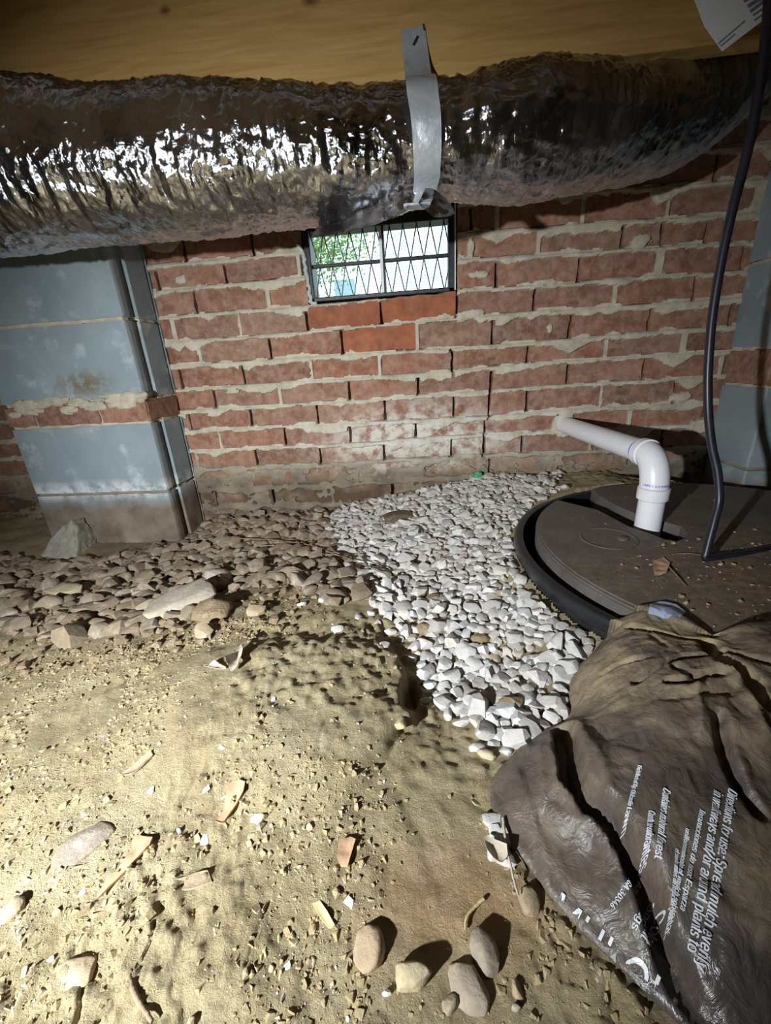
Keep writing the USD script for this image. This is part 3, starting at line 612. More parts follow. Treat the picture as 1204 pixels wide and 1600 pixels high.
# ------------------------------------------------------------------ foil duct
duct = thing('flexible_duct', 'crinkled silver foil insulated air duct hanging under the joist', 'duct', (-.3, .8, CZ + .2))
AX = np.array([(-1.35,.74,.338,.118,.118),(-1.0,.765,.330,.120,.120),(-.75,.775,.327,.121,.117),(-.45,.785,.313,.116,.103),(-.2,.795,.304,.110,.092),(-.07,.80,.301,.104,.080),(.02,.80,.303,.094,.074),(.09,.815,.309,.102,.082),(.2,.86,.326,.108,.090),(.36,.955,.358,.104,.086),(.5,1.045,.42,.105,.10),(.60,1.085,.50,.105,.105),(.68,1.10,.60,.105,.105),(.72,1.105,.68,.105,.105)])
def build_duct():
    n, ns = 640, 180
    q = spline(AX, n); ctr = q[:, :3] + [0, 0, CZ]
    t = np.gradient(ctr, axis=0); t /= np.linalg.norm(t, axis=1, keepdims=True)
    side = np.cross(t, [0, 0, 1.0]); side[:] = np.where(np.linalg.norm(side, axis=1, keepdims=True) > .2, side, [0, -1, 0]); side /= np.linalg.norm(side, axis=1, keepdims=True)
    up = np.cross(side, t)
    th = np.linspace(0, 2 * np.pi, ns, endpoint=False)
    arc = np.r_[0, np.cumsum(np.linalg.norm(np.diff(ctr, axis=0), axis=1))]
    A, T = np.meshgrid(arc, th, indexing='ij')
    X = ctr[:, 0][:, None] + 0 * T
    ca, sa = np.cos(T), np.sin(T)
    def cyl(fa, ft, seed, shear=0.0):
        tt = T + shear * A
        return noise(np.stack([A * fa, np.cos(tt) * ft + 50, np.sin(tt) * ft + 50], -1).reshape(-1, 3), seed).reshape(A.shape)
    r = 0.0045 * (cyl(9, 1.2, 1) - .5) * 2
    r += -0.0050 * np.abs(cyl(48, 2.0, 2, 1.2) - .5) * 2                # gathered pleats running round the duct
    r += -0.0045 * np.abs(cyl(130, 3.0, 3, -1.0) - .5) * 2
    r += -0.0024 * np.abs(cyl(26, 7, 4, 3.0) - .5) * 2
    r += -0.0022 * np.abs(cyl(120, 14, 5, 2.0) - .5) * 2
    tight = np.exp(-((X - .045) / .05) ** 2)
    r += -0.010 * tight * np.abs(cyl(60, 1.2, 6) - .5) * 2
    ra, rb = q[:, 3][:, None] + r, q[:, 4][:, None] + r
    v = ctr[:, None] + ca[..., None] * ra[..., None] * side[:, None] + sa[..., None] * rb[..., None] * up[:, None]
    i, j = np.meshgrid(np.arange(n - 1), np.arange(ns), indexing='ij'); i, j = i.ravel(), j.ravel(); k = (j + 1) % ns
    qd = np.stack([i * ns + j, (i + 1) * ns + j, (i + 1) * ns + k, i * ns + k], 1)
    f = np.vstack([qd[:, [0, 1, 2]], qd[:, [0, 2, 3]]])
    v = v.reshape(-1, 3); c = v[f[0]].mean(0) - ctr[0]
    if np.cross(v[f[0, 1]] - v[f[0, 0]], v[f[0, 2]] - v[f[0, 0]]) @ c < 0: f = f[:, ::-1]
    part(duct, 'foil_jacket', (v, f), 'foil', 55)
build_duct()
def skirt(pts_top, pts_bot, seed, th=0.0008, nv=12):
    a, b = spline(pts_top, 26), spline(pts_bot, 26); w = np.linspace(0, 1, nv)[None, :, None]
    v = a[:, None] * (1 - w) + b[:, None] * w; v = v.reshape(-1, 3)
    v = v + np.stack([noise(v * 90, seed + k) - .5 for k in range(3)], 1) * [.003, .007, .003]
    f = grid_faces(26, nv); off = np.array([0, th, 0])
    return np.vstack([v, v + off]), np.vstack([f, f[:, ::-1] + len(v)])
def yz(px, y): return on_y([px], y)[0]
# strap
strap = thing('duct_strap', 'grey metallic tape strap nailed to the joist and wrapped under the duct', 'strap', yz((645, 60), JY))
def duct_front(px, lift=.006):
    d = ray([px])[0]; cy, cz, ra, rb = .80, .303, .094, .075       # axis and half sizes at the strap
    A_, B_, C_ = (d[1] / ra) ** 2 + (d[2] / rb) ** 2, -2 * (d[1] * cy / ra ** 2 + d[2] * cz / rb ** 2), (cy / ra) ** 2 + (cz / rb) ** 2 - 1
    dis = B_ * B_ - 4 * A_ * C_; t = (-B_ - math.sqrt(max(dis, 0))) / (2 * A_); p = EYE + d * t; n = np.array([0, (p[1] - cy) / ra, (p[2] - CZ - cz) / rb]); return p + n / np.linalg.norm(n) * lift
sp = [(yz((645, 43), JY - .002), .019), (yz((648, 75), JY - .004), .020), (yz((652, 108), JY - .018), .0205)] + [(duct_front(p), w) for p, w in (((660, 150), .0205), ((665, 185), .020), ((667, 225), .0195), ((667, 265), .019), ((662, 297), .018))] + [(yz((652, 318), .735), .020), (yz((650, 326), .77), .02)]
def ribbon(sp, n=70, nv=9, th=.0012, across=np.array([1.0, 0.05, 0]), amp=.0015, seed=4):
    q = spline(np.array([np.r_[p, w] for p, w in sp]), n); ctr, w = q[:, :3], q[:, 3]
    u = np.linspace(-1, 1, nv); v = ctr[:, None] + u[None, :, None] * w[:, None, None] * across
    v = v.reshape(-1, 3); t = np.gradient(ctr, axis=0); nr = np.cross(t, across); nr /= np.linalg.norm(nr, axis=1, keepdims=True); nr = np.repeat(nr, nv, 0)
    v = v + nr * (amp * 2 * (noise(v * 60, seed) - .5))[:, None]
    nr = np.where((nr[:, 1] > 0)[:, None], nr, -nr)
    f = grid_faces(n, nv); fl = f if np.cross(v[f[0, 1]] - v[f[0, 0]], v[f[0, 2]] - v[f[0, 0]]) @ nr[0] < 0 else f[:, ::-1]
    return np.vstack([v, v + nr * th]), np.vstack([fl, fl[:, ::-1] + len(v)])
part(strap, 'tape', ribbon(sp), 'tape', 60)
part(strap, 'staple', tube(np.array([yz((645, 70), JY - .0075), yz((652, 56), JY - .0065)]), .0012, 6), 'staple')
part(strap, 'staple', tube(np.array([yz((661, 38), JY - .002), yz((663, 47), JY - .003)]), .0012, 6), 'staple')
for top, bot, sd in (([(640, 288), (606, 306), (560, 322), (500, 342)], [(644, 316), (612, 342), (562, 357), (486, 372)], 3), ([(664, 290), (676, 292), (690, 300), (702, 312)], [(654, 316), (670, 332), (690, 340), (711, 334)], 8)):
    part(duct, 'torn_jacket_flap', skirt([duct_front(p, .004) for p in top], [yz(p, .735) for p in bot], sd), 'foil', 60, label='glossy torn edge of the foil jacket')
# paper tag
tagp = thing('paper_tag', 'white printed paper tag hanging from the black cord under the joist', 'paper tag', yz((1128, 78), .762))
quad = [(1082,-20),(1085,0),(1100,40),(1128,80),(1165,52),(1204,22),(1216,10),(1212,-20)]
pq = on_y(quad, .762)
def paper_at(px, lift=0.0): 
    p = on_y(px, .74 - lift); return p
pv = np.vstack([pq, pq + [0, .0006, 0]])
pf = trimesh.creation.triangulate_polygon(Polygon(pq[:, [0, 2]]), engine='earcut')
sheet = trimesh.creation.extrude_polygon(Polygon(pq[:, [0, 2]]), .0006); sv = np.array(sheet.vertices); part(tagp, 'sheet', (np.stack([sv[:, 0], .762 + sv[:, 2], sv[:, 1]], 1), np.array(sheet.faces)[:, ::-1]), 'paper')
for a, b, w in (((1122,68),(1164,32),2),((1126,72),(1148,53),2),((1162,2),(1200,-22),5),((1168,10),(1206,-14),6),((1172,18),(1198,-2),5),((1176,24),(1200,8),3),((1178,32),(1204,14),2.5)):
    a, b = np.array(a, float), np.array(b, float); d = (b - a) / np.linalg.norm(b - a); nn = np.array([-d[1], d[0]]) * w / 2
    q = on_y([a - nn, b - nn, b + nn, a + nn], .7612); q2 = q + [0, .0003, 0]
    part(tagp, 'printed_line', (np.vstack([q, q2]), np.array([[0, 2, 1], [0, 3, 2], [4, 5, 6], [4, 6, 7]])), 'ink')

# ------------------------------------------------------------------ sump basin, lid, pipe, cord
basin = thing('sump_basin', 'round black plastic sump basin set in white gravel', 'sump basin', (*BASIN_C, RIM_Z))
Rr = BASIN_R
part(basin, 'rim', lathe([(Rr - .019, -.006), (Rr - .018, -.002), (Rr - .014, .0), (Rr - .006, .0), (Rr - .002, -.002), (Rr, -.006), (Rr, -.020), (Rr - .006, -.030), (Rr - .019, -.030), (Rr - .019, -.006)], (*BASIN_C, RIM_Z), 160), 'basin', 40)
part(basin, 'body', lathe([(Rr - .012, -.030), (Rr - .016, -.18), (0.0001, -.18), (0.0001, -.172), (Rr - .019, -.172), (Rr - .018, -.028)], (*BASIN_C, RIM_Z), 120), 'basin', 40)
lid = thing('slotted_cover', 'dusty grey black slotted plastic lid on the sump basin', 'cover', (*LID_C, LID_Z))
slot_px = [(895,760),(873,781),(935,796),(984,822),(1020,834),(1040,842),(1056,844),(1067,839),(1070,832),(1060,823),(1033,815),(1000,807),(960,790),(931,774),(915,755)]
slot = Polygon(on_z(slot_px, LID_Z)[:, :2]).buffer(.004)
disc = Point(*LID_C).buffer(LID_R - .006, 96)
mb = Point(*LID_C).buffer(LID_R, 96)
shape_top, shape_low = disc.difference(slot), mb.difference(slot)
def ext(shape, z0, z1):
    s = shape if shape.geom_type == 'Polygon' else max(shape.geoms, key=lambda g: g.area)
    cs = manifold3d.CrossSection([np.array(shapely.geometry.polygon.orient(s).exterior.coords[:-1]).tolist()])
    return cs.extrude(z1 - z0).translate([0, 0, z0])
lidm = ext(shape_low, LID_Z - .045, LID_Z - .007) + ext(Point(*LID_C).buffer(LID_R - .002, 96).difference(slot), LID_Z - .046, LID_Z - .003) + ext(shape_top, LID_Z - .046, LID_Z)
part(lid, 'cover', lidm, 'lid', 40)
ec = on_z([(950, 841)], LID_Z)[0]
part(lid, 'raised_circle', lathe([(.046, 0), (.047, .0012), (.050, .0012), (.051, 0)], ec, 60), 'lid', 40)
ec2 = on_z([(973, 842)], LID_Z)[0]
part(lid, 'vent_plug', lathe([(.0001, .003), (.008, .003), (.010, .0015), (.0105, 0)], ec2, 30), 'lid', 40)

PX, PY = 0.456, 0.829
drain = thing('drain_pipe', 'white plastic drain pipe elbow from the brick wall down into the sump lid', 'pipe', (PX, PY, LID_Z))
hole = PIPE_HOLE + [0, .03, 0]
zE = None
best = 9
for z in np.linspace(CZ - .34, CZ - .18, 161):
    c = np.array([PX, PY, z]); m_ = hole + (c - hole) * (1 - .09 / np.linalg.norm(c - hole)); q = m_ - EYE
    py = 800 - F_PX * (q @ UP) / (q @ FWD)
    if abs(py - 701) < best: best, zE = abs(py - 701), z
C = np.array([PX, PY, zE]); dh = hole - C; Lh = np.linalg.norm(dh); dh = dh / Lh; dv = np.array([0, 0, -1.0])
RP, RH = .0241, .0288
bend = .042
bv = .064
e0, e1 = C + dh * bend, C + dv * bv
part(drain, 'wall_pipe', tube(np.linspace(hole, e0 + dh * .004, 4), RP, 40), 'pvc', 40)
th = np.linspace(0, 1, 22)[:, None]
curve = (1 - th) ** 2 * (C + dh * bend) + 2 * th * (1 - th) * (C + (dh + dv) * .006) + th ** 2 * (C + dv * bv)
elbow = part(drain, 'elbow', tube(curve, RP + .0022, 40), 'pvc', 50)
part(elbow, 'socket', tube(np.array([e0 - dh * .006, e0 - dh * .004, e0 + dh * .014, e0 + dh * .016]), [RP + .002, RH, RH, RH - .002], 40), 'pvc', 40)
part(elbow, 'socket', tube(np.array([e1 - dv * .004, e1 - dv * .002, e1 + dv * .020, e1 + dv * .022]), [RP + .002, RH, RH, RH - .002], 40), 'pvc', 40)
part(drain, 'drop_pipe', tube(np.linspace(e1, np.array([PX, PY, -.10]), 4), RP, 40), 'pvc', 40)
part(drain, 'primer_band', tube(np.array([e0 + dh * .0155, e0 + dh * .024]), [RP + .0006, RP + .0006], 40), 'primer', 40, label='purple primer ring')
side = np.cross(dh, dv); 
tm = meshkit.text_mesh('DWV 1 1/2 D2665', .0042, .0004); tv = np.array(tm.vertices); tv[:, 0] -= tv[:, 0].mean()
cc = (C + (dh + dv) * .006) * .5 + .25 * (e0 + e1); 
rd = RP + .0026; ang = tv[:, 0] / rd
fx = np.array([1.0, 0, 0]); fy = np.array([0, -1.0, 0])
dirn = -np.arctan2(PX, PY) + 0.25
rot = lambda a: np.stack([np.sin(a + dirn), -np.cos(a + dirn), 0 * a], 1)
ctr = e1 - dv * .010
part(drain, 'printed_text', (ctr + rot(ang) * (rd + tv[:, 2:3]) + tv[:, 1:2] * np.array([0, 0, 1.0]), np.array(tm.faces)), 'primer')

cpx = [((1099, 873),0.700),((1106, 845),0.704),((1114, 815),0.708),((1121, 785),0.712),((1119, 745),0.716),((1111, 705),0.720),((1105, 640),0.724),((1106, 570),0.728),((1113, 490),0.732),((1126, 410),0.736),((1142, 335),0.740),((1160, 265),0.744),((1177, 190),0.748),((1190, 110),0.752),((1198, 40),0.756),((1204, -40),0.760),((1212, -140),0.764)]
pts = [on_y([p], y)[0] for p, y in cpx]
b0_ = on_z([(1101, 872)], LID_Z + .008)[0]
pts = pts + [np.array([pts[-1][0] + .004, pts[-1][1], 1.06 if False else JZ + .235])]
pts = [on_z([(1260,842)], LID_Z + .0075)[0], on_z([(1204,856)], LID_Z + .0075)[0], on_z([(1150,866)], LID_Z + .0075)[0], b0_] + [p + (b0_ - pts[0]) * max(0, 1 - i * .12) for i, p in enumerate(pts)][1:]
crv = spline(pts, 160)
cord = thing('power_cord', 'black rubber power cord hanging from above to the sump lid', 'cord', b0_)
rad = np.where(np.arange(160) < 160 * .14,   .0042, .0062); rad = np.convolve(np.pad(rad, 4, mode='edge'), np.ones(9) / 9, 'valid')
part(cord, 'cable', tube(crv, rad, 16), 'rubber', 60)

# ------------------------------------------------------------------ mulch bag
BAG_OUT = [(950,978,.03),(985,950,.055),(1010,941,.06),(1050,946,.062),(1085,966,.062),(1112,987,.062),(1135,970,.075),(1204,960,.075),(1270,968,.06),(1400,1060,.03),(1440,1300,.0),(1420,1600,.0),(1300,1850,0),(1140,1750,0),(1075,1620,.0),(1040,1588,.0),(1000,1547,.0),(955,1501,.0),(905,1451,.0),(870,1412,0),(850,1387,0),(828,1352,0),(800,1322,-.003),(780,1292,-.005),(766,1252,-.006),(764,1222,-.008),(785,1190,-.01),(815,1160,-.012),(850,1136,-.012),(880,1124,-.012),(889,1108,-.012),(889,1062,-.01),(902,1036,-.008),(925,1016,-.004),(936,996,.01)]
bo = np.array([on_z([(x, y)], z)[0] for x, y, z in BAG_OUT])
BAGP = Polygon(bo[:, :2])
BAG_H = [(930,1060,.035),(960,1000,.055),(1000,985,.07),(1060,985,.072),(1050,1060,.092),(1150,1080,.10),(1204,1010,.105),(1130,1010,.085),(1000,1120,.085),(940,1150,.06),(1050,1180,.088),(1150,1200,.09),(1250,1200,.085),(930,1230,.055),(1000,1280,.068),(1100,1330,.066),(1204,1350,.066),(1300,1300,.05),(850,1190,.022),(820,1250,.014),(870,1280,.022),(920,1330,.022),(880,1380,.010),(960,1420,.022),(1000,1500,.016),(1050,1420,.044),(1120,1480,.045),(1204,1480,.045),(1100,1580,.016),(1204,1590,.022),(1300,1600,.02)]
bh = np.array([on_z([(x, y)], z * .8)[0] for x, y, z in BAG_H])
_bi = np.vstack([bh, bo])
_bagrbf = RBFInterpolator(_bi[:, :2], _bi[:, 2], kernel='thin_plate_spline', smoothing=1e-4)
def pl_xy(pxs, z): return LineString(on_z(pxs, z)[:, :2])
CREASES = [  # polyline, z of the plan, depth (+ = valley), half width, step (left side up)
 (pl_xy([(886,1120),(890,1170),(897,1215),(920,1248),(950,1275),(985,1330),(1010,1372),(1040,1440),(1085,1520),(1150,1602),(1200,1660)], .04), .026, .0060, 0),
 (pl_xy([(880,1128),(884,1180),(892,1228)], .02), .03, .008, 0),
 (pl_xy([(1000,1034),(1035,1018),(1075,1011),(1104,1012)], .085), .009, .0035, 0),
 (pl_xy([(945,1026),(985,1029),(1018,1032)], .06), .004, .003, 0),
 (pl_xy([(1050,1043),(1075,1047),(1098,1045)], .09), .010, .004, 0),
 (pl_xy([(1060,1020),(1078,1036),(1100,1040),(1130,1038)], .09), .008, .004, 0),
 (pl_xy([(985,958),(1010,970),(1060,985),(1112,998)], .07), .008, .0035, 0),
 (pl_xy([(1125,1105),(1140,1150),(1165,1190),(1200,1225)], .09), .013, .005, 0),
 (pl_xy([(1112,975),(1120,1000),(1140,1020),(1175,1040),(1204,1085)], .09), .022, .007, 0),
 (pl_xy([(1140,985),(1175,1000),(1210,1010)], .10), .010, .004, 0),
 (pl_xy([(1125,1022),(1150,1030),(1180,1075),(1204,1120)], .095), -.006, .006, 0),
 (pl_xy([(1095,1050),(1098,1090),(1102,1118)], .095), -.006, .005, 0),
 (pl_xy([(845,1150),(850,1250),(905,1290),(938,1288)], .025), -.005, .006, 0),
 (pl_xy([(800,1170),(830,1260),(850,1300),(860,1400)], .02), -.004, .006, 0),
 (pl_xy([(905,1090),(930,1150),(955,1220),(960,1270)], .06), -.006, .008, 0),
 (pl_xy([(1020,1300),(1060,1340),(1150,1400),(1204,1420)], .06), -.005, .008, 0)]
_pref = shapely.prepare(BAGP)
def bag_z(xy):
    xy = np.atleast_2d(np.asarray(xy, float)); p = np.c_[xy, np.zeros(len(xy))]; pt = shapely.points(xy)
    d = shapely.distance(pt, BAGP.exterior) * np.where(shapely.contains(BAGP, pt), 1, -1)
    gz = ground_z(xy, False); gz = np.where(np.linalg.norm(xy - BASIN_C, axis=1) < BASIN_R + .004, RIM_Z, gz); gz = np.where(np.linalg.norm(xy - LID_C, axis=1) < LID_R + .006, LID_Z + .001, gz)
    z = np.maximum(_bagrbf(xy), gz + .010)
    big = np.abs(fbm(p * 16, 2, 81) - .5); z = z - 0.005 * np.clip(.16 - big, 0, 1) / .16 * (noise(p * 9, 83) > .45) * np.clip(d / .03, 0, 1)
    z = z + 0.0025 * (fbm(p * 30, 3, 82) - .5) - 0.0018 * np.clip(.08 - np.abs(noise(p * 60, 84) - .5), 0, 1) / .08 * np.clip(d / .03, 0, 1)
    for ln, dep, w, _ in CREASES:
        q = shapely.distance(pt, ln); wob = w * (.75 + .5 * noise(p * 50, 85))
        if dep > 0: z = z - dep * np.exp(-(q / wob) ** 4) + .10 * dep * np.exp(-((q - 1.9 * w) / w) ** 2)
        else: z = z - dep * np.exp(-np.abs(q / wob))
    e = np.sqrt(np.clip(1 - (1 - np.clip(d / .022, 0, 1)) ** 2, 0, 1))
    z = gz + .003 + (np.maximum(z, gz + .004) - gz - .003) * e
    return z
bag = thing('mulch_bag', 'crumpled dark brown plastic mulch bag with white print, dusted with dirt', 'bag', (*bo[:, :2].mean(0), 0.0))
def cloth(poly, zfun, h, th=.0012):
    x0, y0, x1, y1 = poly.bounds; xs, ys = np.arange(x0 - h, x1 + 2 * h, h), np.arange(y0 - h, y1 + 2 * h, h)
    X, Y = np.meshgrid(xs, ys, indexing='ij'); xy = np.stack([X, Y], -1).reshape(-1, 2); pt = shapely.points(xy); ins = shapely.contains(poly, pt)
    f = grid_faces(len(xs), len(ys)); keep = ins[f].any(1); f = f[keep]
    outv = np.unique(f[~ins[f]]); ln = poly.exterior
    near = shapely.line_interpolate_point(ln, shapely.line_locate_point(ln, pt[outv])); xy[outv] = np.c_[shapely.get_x(near), shapely.get_y(near)]
    u, inv = np.unique(f, return_inverse=True); f = inv.reshape(f.shape); xy = xy[u]
    v = np.c_[xy, zfun(xy)]
    n = np.cross(v[f[:, 1]] - v[f[:, 0]], v[f[:, 2]] - v[f[:, 0]]); f[n[:, 2] < 0] = f[n[:, 2] < 0][:, ::-1]
    if th:
        e = np.sort(np.vstack([f[:, [0, 1]], f[:, [1, 2]], f[:, [2, 0]]]), 1); eu, cnt = np.unique(e, axis=0, return_counts=True); be = eu[cnt == 1]; N = len(v)
        low = v - [0, 0, th]
        f = np.vstack([f, f[:, ::-1] + N, np.c_[be[:, 0], be[:, 1], be[:, 1] + N], np.c_[be[:, 0], be[:, 1] + N, be[:, 0] + N]]); v = np.vstack([v, low])
    return v, f
VIS = Polygon([(-.2, .0), (.62, .0), (.62, .75), (-.2, .75)])
part(bag, 'film', cloth(BAGP.intersection(VIS), bag_z, .0026), 'bag', 70)
def bag_at(px): return on_field(px, bag_z, .05)
def bag_text(text, a, b, cap_px, mat='print', bold=False, clip=False):
    A, B = bag_at([a])[0, :2], bag_at([b])[0, :2]; u = B - A; L_ = np.linalg.norm(u); u = u / L_
    w = np.array([-u[1], u[0]])
    tm = meshkit.text_mesh(text, 1.0, .02, bold); v = np.array(tm.vertices); f = np.array(tm.faces)
    sx = L_ / v[:, 0].max()
    mid = (np.array(a) + np.array(b)) / 2; dist = np.linalg.norm(bag_at([mid])[0] - EYE); cap = cap_px * dist / F_PX
    m = trimesh.Trimesh(v * [sx, cap, 1], f, process=False); 
    xy = A + m.vertices[:, :1] * u + m.vertices[:, 1:2] * w
    vv, ff = trimesh.remesh.subdivide_to_size(np.c_[xy, v[:, 2]], f, .006, max_iter=8)
    z = bag_z(vv[:, :2]) + .0007 + np.where(vv[:, 2] > .01, .0005, -.0004)
    vv = np.c_[vv[:, :2], z]
    if clip:
        ok = shapely.contains(BAGP.buffer(-.002), shapely.points(vv[:, :2])); ff = ff[ok[ff].all(1)]
    part(bag, 'printed_text', (vv, ff), mat)
TX = [('Directions for use: Spread mulch evenly', (1137,1232), (1086,1512), 8.5), ('in walkways and/or around plants to', (1115,1234), (1072,1486), 8.5),
      ('Instrucciones de uso: Esparza', (1093,1264), (1062,1420), 5), ('uniformemente el mulch sobre', (1071,1294), (1044,1440), 4.2), ('el suelo antes de regar las plantas', (1055,1326), (1036,1470), 3.8),
      ('Contains natural forest', (1036,1230), (1015,1366), 7.5), ('Contiene colorantes', (1013,1266), (1000,1352), 6.5), ('Distributed By: Oldcastle Lawn', (996,1196), (968,1312), 4.5),
      ('Atlanta, GA 30346', (1000,1362), (952,1414), 5), ('colorant', (1027,1424), (1000,1464), 8.5), ('and bags', (1014,1412), (986,1450), 6)]
for t, a, b, c in TX: bag_text(t, a, b, c)
bag_text('MULCH', (853,1430), (1042,1612), 27, 'print_big', False, True)
lp = bag_at([(1015,958),(1018,945),(1035,941),(1055,946),(1067,956),(1060,964),(1035,966)])
part(bag, 'printed_label', cloth(Polygon(lp[:, :2]).buffer(.002), lambda xy: bag_z(xy) + .0010, .003, .0004), 'label_patch', 60, label='small bluish printed emblem')

# ------------------------------------------------------------------ named stones and clods
def solo_rock(*a, **k):   # one mesh, no parts
    name, px, w, h, thick, mat, label = a; cat = k.pop('cat', 'stone'); seed = k.get('seed', 0); rot = k.get('rot', 0.0)
    c = on_ground([px])[0]; q = on_z([(px[0] - w / 2, px[1]), (px[0] + w / 2, px[1]), (px[0], px[1] - h / 2), (px[0], px[1] + h / 2)], c[2] + thick * .4)
    rx = .5 * np.linalg.norm(q[1] - q[0]); ry = min(.5 * np.linalg.norm(q[3] - q[2]) - thick * .10, k.get('ymax', 1.15) * rx * h / w); ry = max(ry, rx * .5); rz = .5 * thick
    v, f = rock((rx, ry, rz), seed, k.get('n', 26), k.get('sub', 2), k.get('rough', .08))
    cr, sr = math.cos(rot), math.sin(rot); v = v @ np.array([[cr, sr, 0], [-sr, cr, 0], [0, 0, 1]])
    single(name, (v + c + [0, 0, rz * (1 - 2 * k.get('sink', .3))], f), mat, label, cat, 32); TAKEN.append((c[0], c[1], max(rx, ry)))
TAKEN = []
solo_rock('stone', (577,1487), 50, 84, 0.0144, 'pebble', 'smooth oval tan stone, left of the pale chunky one near the bottom edge', seed=1, rot=-.12)
solo_rock('stone', (646,1532), 58, 56, 0.0187, 'yellow', 'pale chunky rough stone among the brown ones at the bottom edge', seed=2, n=16)
solo_rock('stone', (757,1490), 44, 88, 0.0187, 'pebble_grey', 'grey brown pointed oval stone leaning on the large flat one', seed=3, rot=.28)
solo_rock('stone', (732,1546), 58, 104, 0.0130, 'pebble_grey', 'largest flat grey brown stone at the bottom edge', seed=4, rot=.3)
solo_rock('stone', (706,1570), 36, 34, 0.0086, 'pebble', 'small pale brown stone tucked beside the largest flat one', seed=5, rot=.5)
solo_rock('stone', (826,1411), 32, 52, 0.0130, 'pebble', 'tan pointed stone beside the edge of the plastic bag', seed=6, rot=.1)
solo_rock('stone', (809,1549), 20, 42, 0.0086, 'pebble', 'narrow brown pebble standing right of the leaning oval stone', seed=7)
solo_rock('stone', (806,1577), 16, 18, 0.0072, 'slab', 'tiny pale round pebble below the narrow brown pebble', seed=8)
solo_rock('stone', (604,1553), 16, 14, 0.0065, 'chip', 'tiny white pebble left of the pale chunky stone', seed=9)
solo_rock('stone', (127,1318), 56, 72, 0.0072, 'pebble_grey', 'flat greenish grey stone half buried near the orange wood chip', seed=10, rot=-.5, sink=.45)
solo_rock('stone', (112,1525), 66, 54, 0.0086, 'pebble', 'broad half buried tan stone near the lower corner', seed=11, sink=.5, rot=.3)
solo_rock('stone', (15,1425), 40, 36, 0.0115, 'pebble', 'rounded dirt covered stone cut by the frame edge', seed=12, sink=.4)
def rubble():
    P_ = [((58,884),1.02),((66,860),1.03),((84,838),1.06),((104,818),1.07),((113,812),1.075),((122,822),1.075),((128,852),1.07),((142,872),1.07),((140,886),1.05),((118,892),1.00),((90,890),.99)]
    f3 = np.array([on_y([p], y)[0] for p, y in P_]); back = f3 * 1; back[:, 1] = np.minimum(back[:, 1] + .06, YF - .004); back[:, 2] -= .01
    low = f3[[0, -1, -2, -3]] - [0, 0, .05]
    h = trimesh.convex.convex_hull(np.vstack([f3, back, low])).subdivide().subdivide().subdivide()
    v = np.array(h.vertices); v = v + .022 * (np.stack([fbm(v * 30, 3, 90 + a) for a in range(3)], 1) - .5) * [1, 1.6, 1]
    single('rubble_chunk', (v, np.array(h.faces)), 'rubble', 'peaked grey mortar rubble chunk leaning at the foot of the block pier', 'rubble', 40)
    TAKEN.append((f3[5, 0], 1.04, .06))
rubble()
solo_rock('stone', (105,930), 62, 34, .040, 'yellow', 'yellowish angular slab in front of the peaked rubble chunk', seed=14, n=14)
solo_rock('rock_slab', (283,948), 70, 92, .045, 'slab', 'large pale flat rock slab in the brown stone trench', cat='rock', seed=15, rot=-.75, n=18)
solo_rock('stone', (338,910), 56, 30, .045, 'slab', 'rough pale stone at the upper end of the large flat slab', seed=16, n=18)
solo_rock('dirt_clod', (334,960), 58, 44, .040, 'clod', 'round brown dirt clod right of the large pale slab', cat='clod', seed=17, rough=.2)
solo_rock('stone', (210,950), 36, 28, .030, 'pebble', 'light brown angular stone left of the large pale slab', seed=18, n=14)
solo_rock('dirt_clod', (118,978), 58, 30, .035, 'clod', 'low brown dirt clod below the yellowish slab', cat='clod', seed=19, rough=.2)
solo_rock('stone', (320,990), 32, 20, .022, 'pebble', 'small square tan stone below the round dirt clod', seed=20, n=14)
solo_rock('stone', (402,958), 28, 20, .022, 'pebble', 'tan stone alone in the dirt, right of the round clod', seed=21, n=16)
solo_rock('stone', (210,983), 22, 16, .012, 'yellow', 'cream yellow chip at the lower end of the large slab', seed=22)
solo_rock('stone', (528,984), 22, 14, .012, 'white', 'single white oblong stone lying on dirt before the mound', seed=23, rot=.3)
solo_rock('stone', (506,939), 17, 14, .013, 'white', 'single white stone at the edge of the brown stones', seed=24)
solo_rock('dirt_clod', (622,812), 52, 34, .035, 'clod_dark', 'dark dirt clod on top of the white gravel near the wall', cat='clod', seed=25, rough=.3)
solo_rock('dirt_clod', (800,1108), 46, 38, .030, 'clod', 'square brown dirt clod beside the bag on white gravel', cat='clod', seed=26, n=12, sub=2, rough=.12)
solo_rock('dirt_clod', (676,940), 28, 22, .022, 'clod', 'small brown clod in the middle of the white gravel', cat='clod', seed=27)
solo_rock('dirt_clod', (662,988), 26, 22, .022, 'clod', 'brown clod where white gravel meets the dirt', cat='clod', seed=28)
solo_rock('dirt_clod', (748,1003), 32, 18, .020, 'clod', 'flat brown clod in the white gravel above the yellow chip', cat='clod', seed=29)
solo_rock('stone', (772,1036), 22, 30, .014, 'yellow', 'soft yellow chip lying on the white gravel near the bag', seed=30)
solo_rock('stone', (776,932), 30, 14, .016, 'pebble', 'brown flat stone on the white gravel near the basin rim', seed=31)
solo_rock('stone', (757,1147), 34, 40, .028, 'white', 'large pinkish white stone at the gravel tip beside the bag', seed=32, n=18)
solo_rock('stone', (737,1107), 32, 28, .026, 'white', 'large white stone left of the square clod', seed=33)
solo_rock('stone', (699,1120), 14, 20, .014, 'white', 'small white oval stone alone on dirt left of the gravel tip', seed=34)
solo_rock('stone', (760,1182), 30, 14, .012, 'yellow', 'cream stone just above the left lobe of the bag', seed=35, rot=-.4)
solo_rock('stone', (772,1335), 24, 30, .014, 'white', 'white stone under the pale curled leaf beside the bag', seed=36)
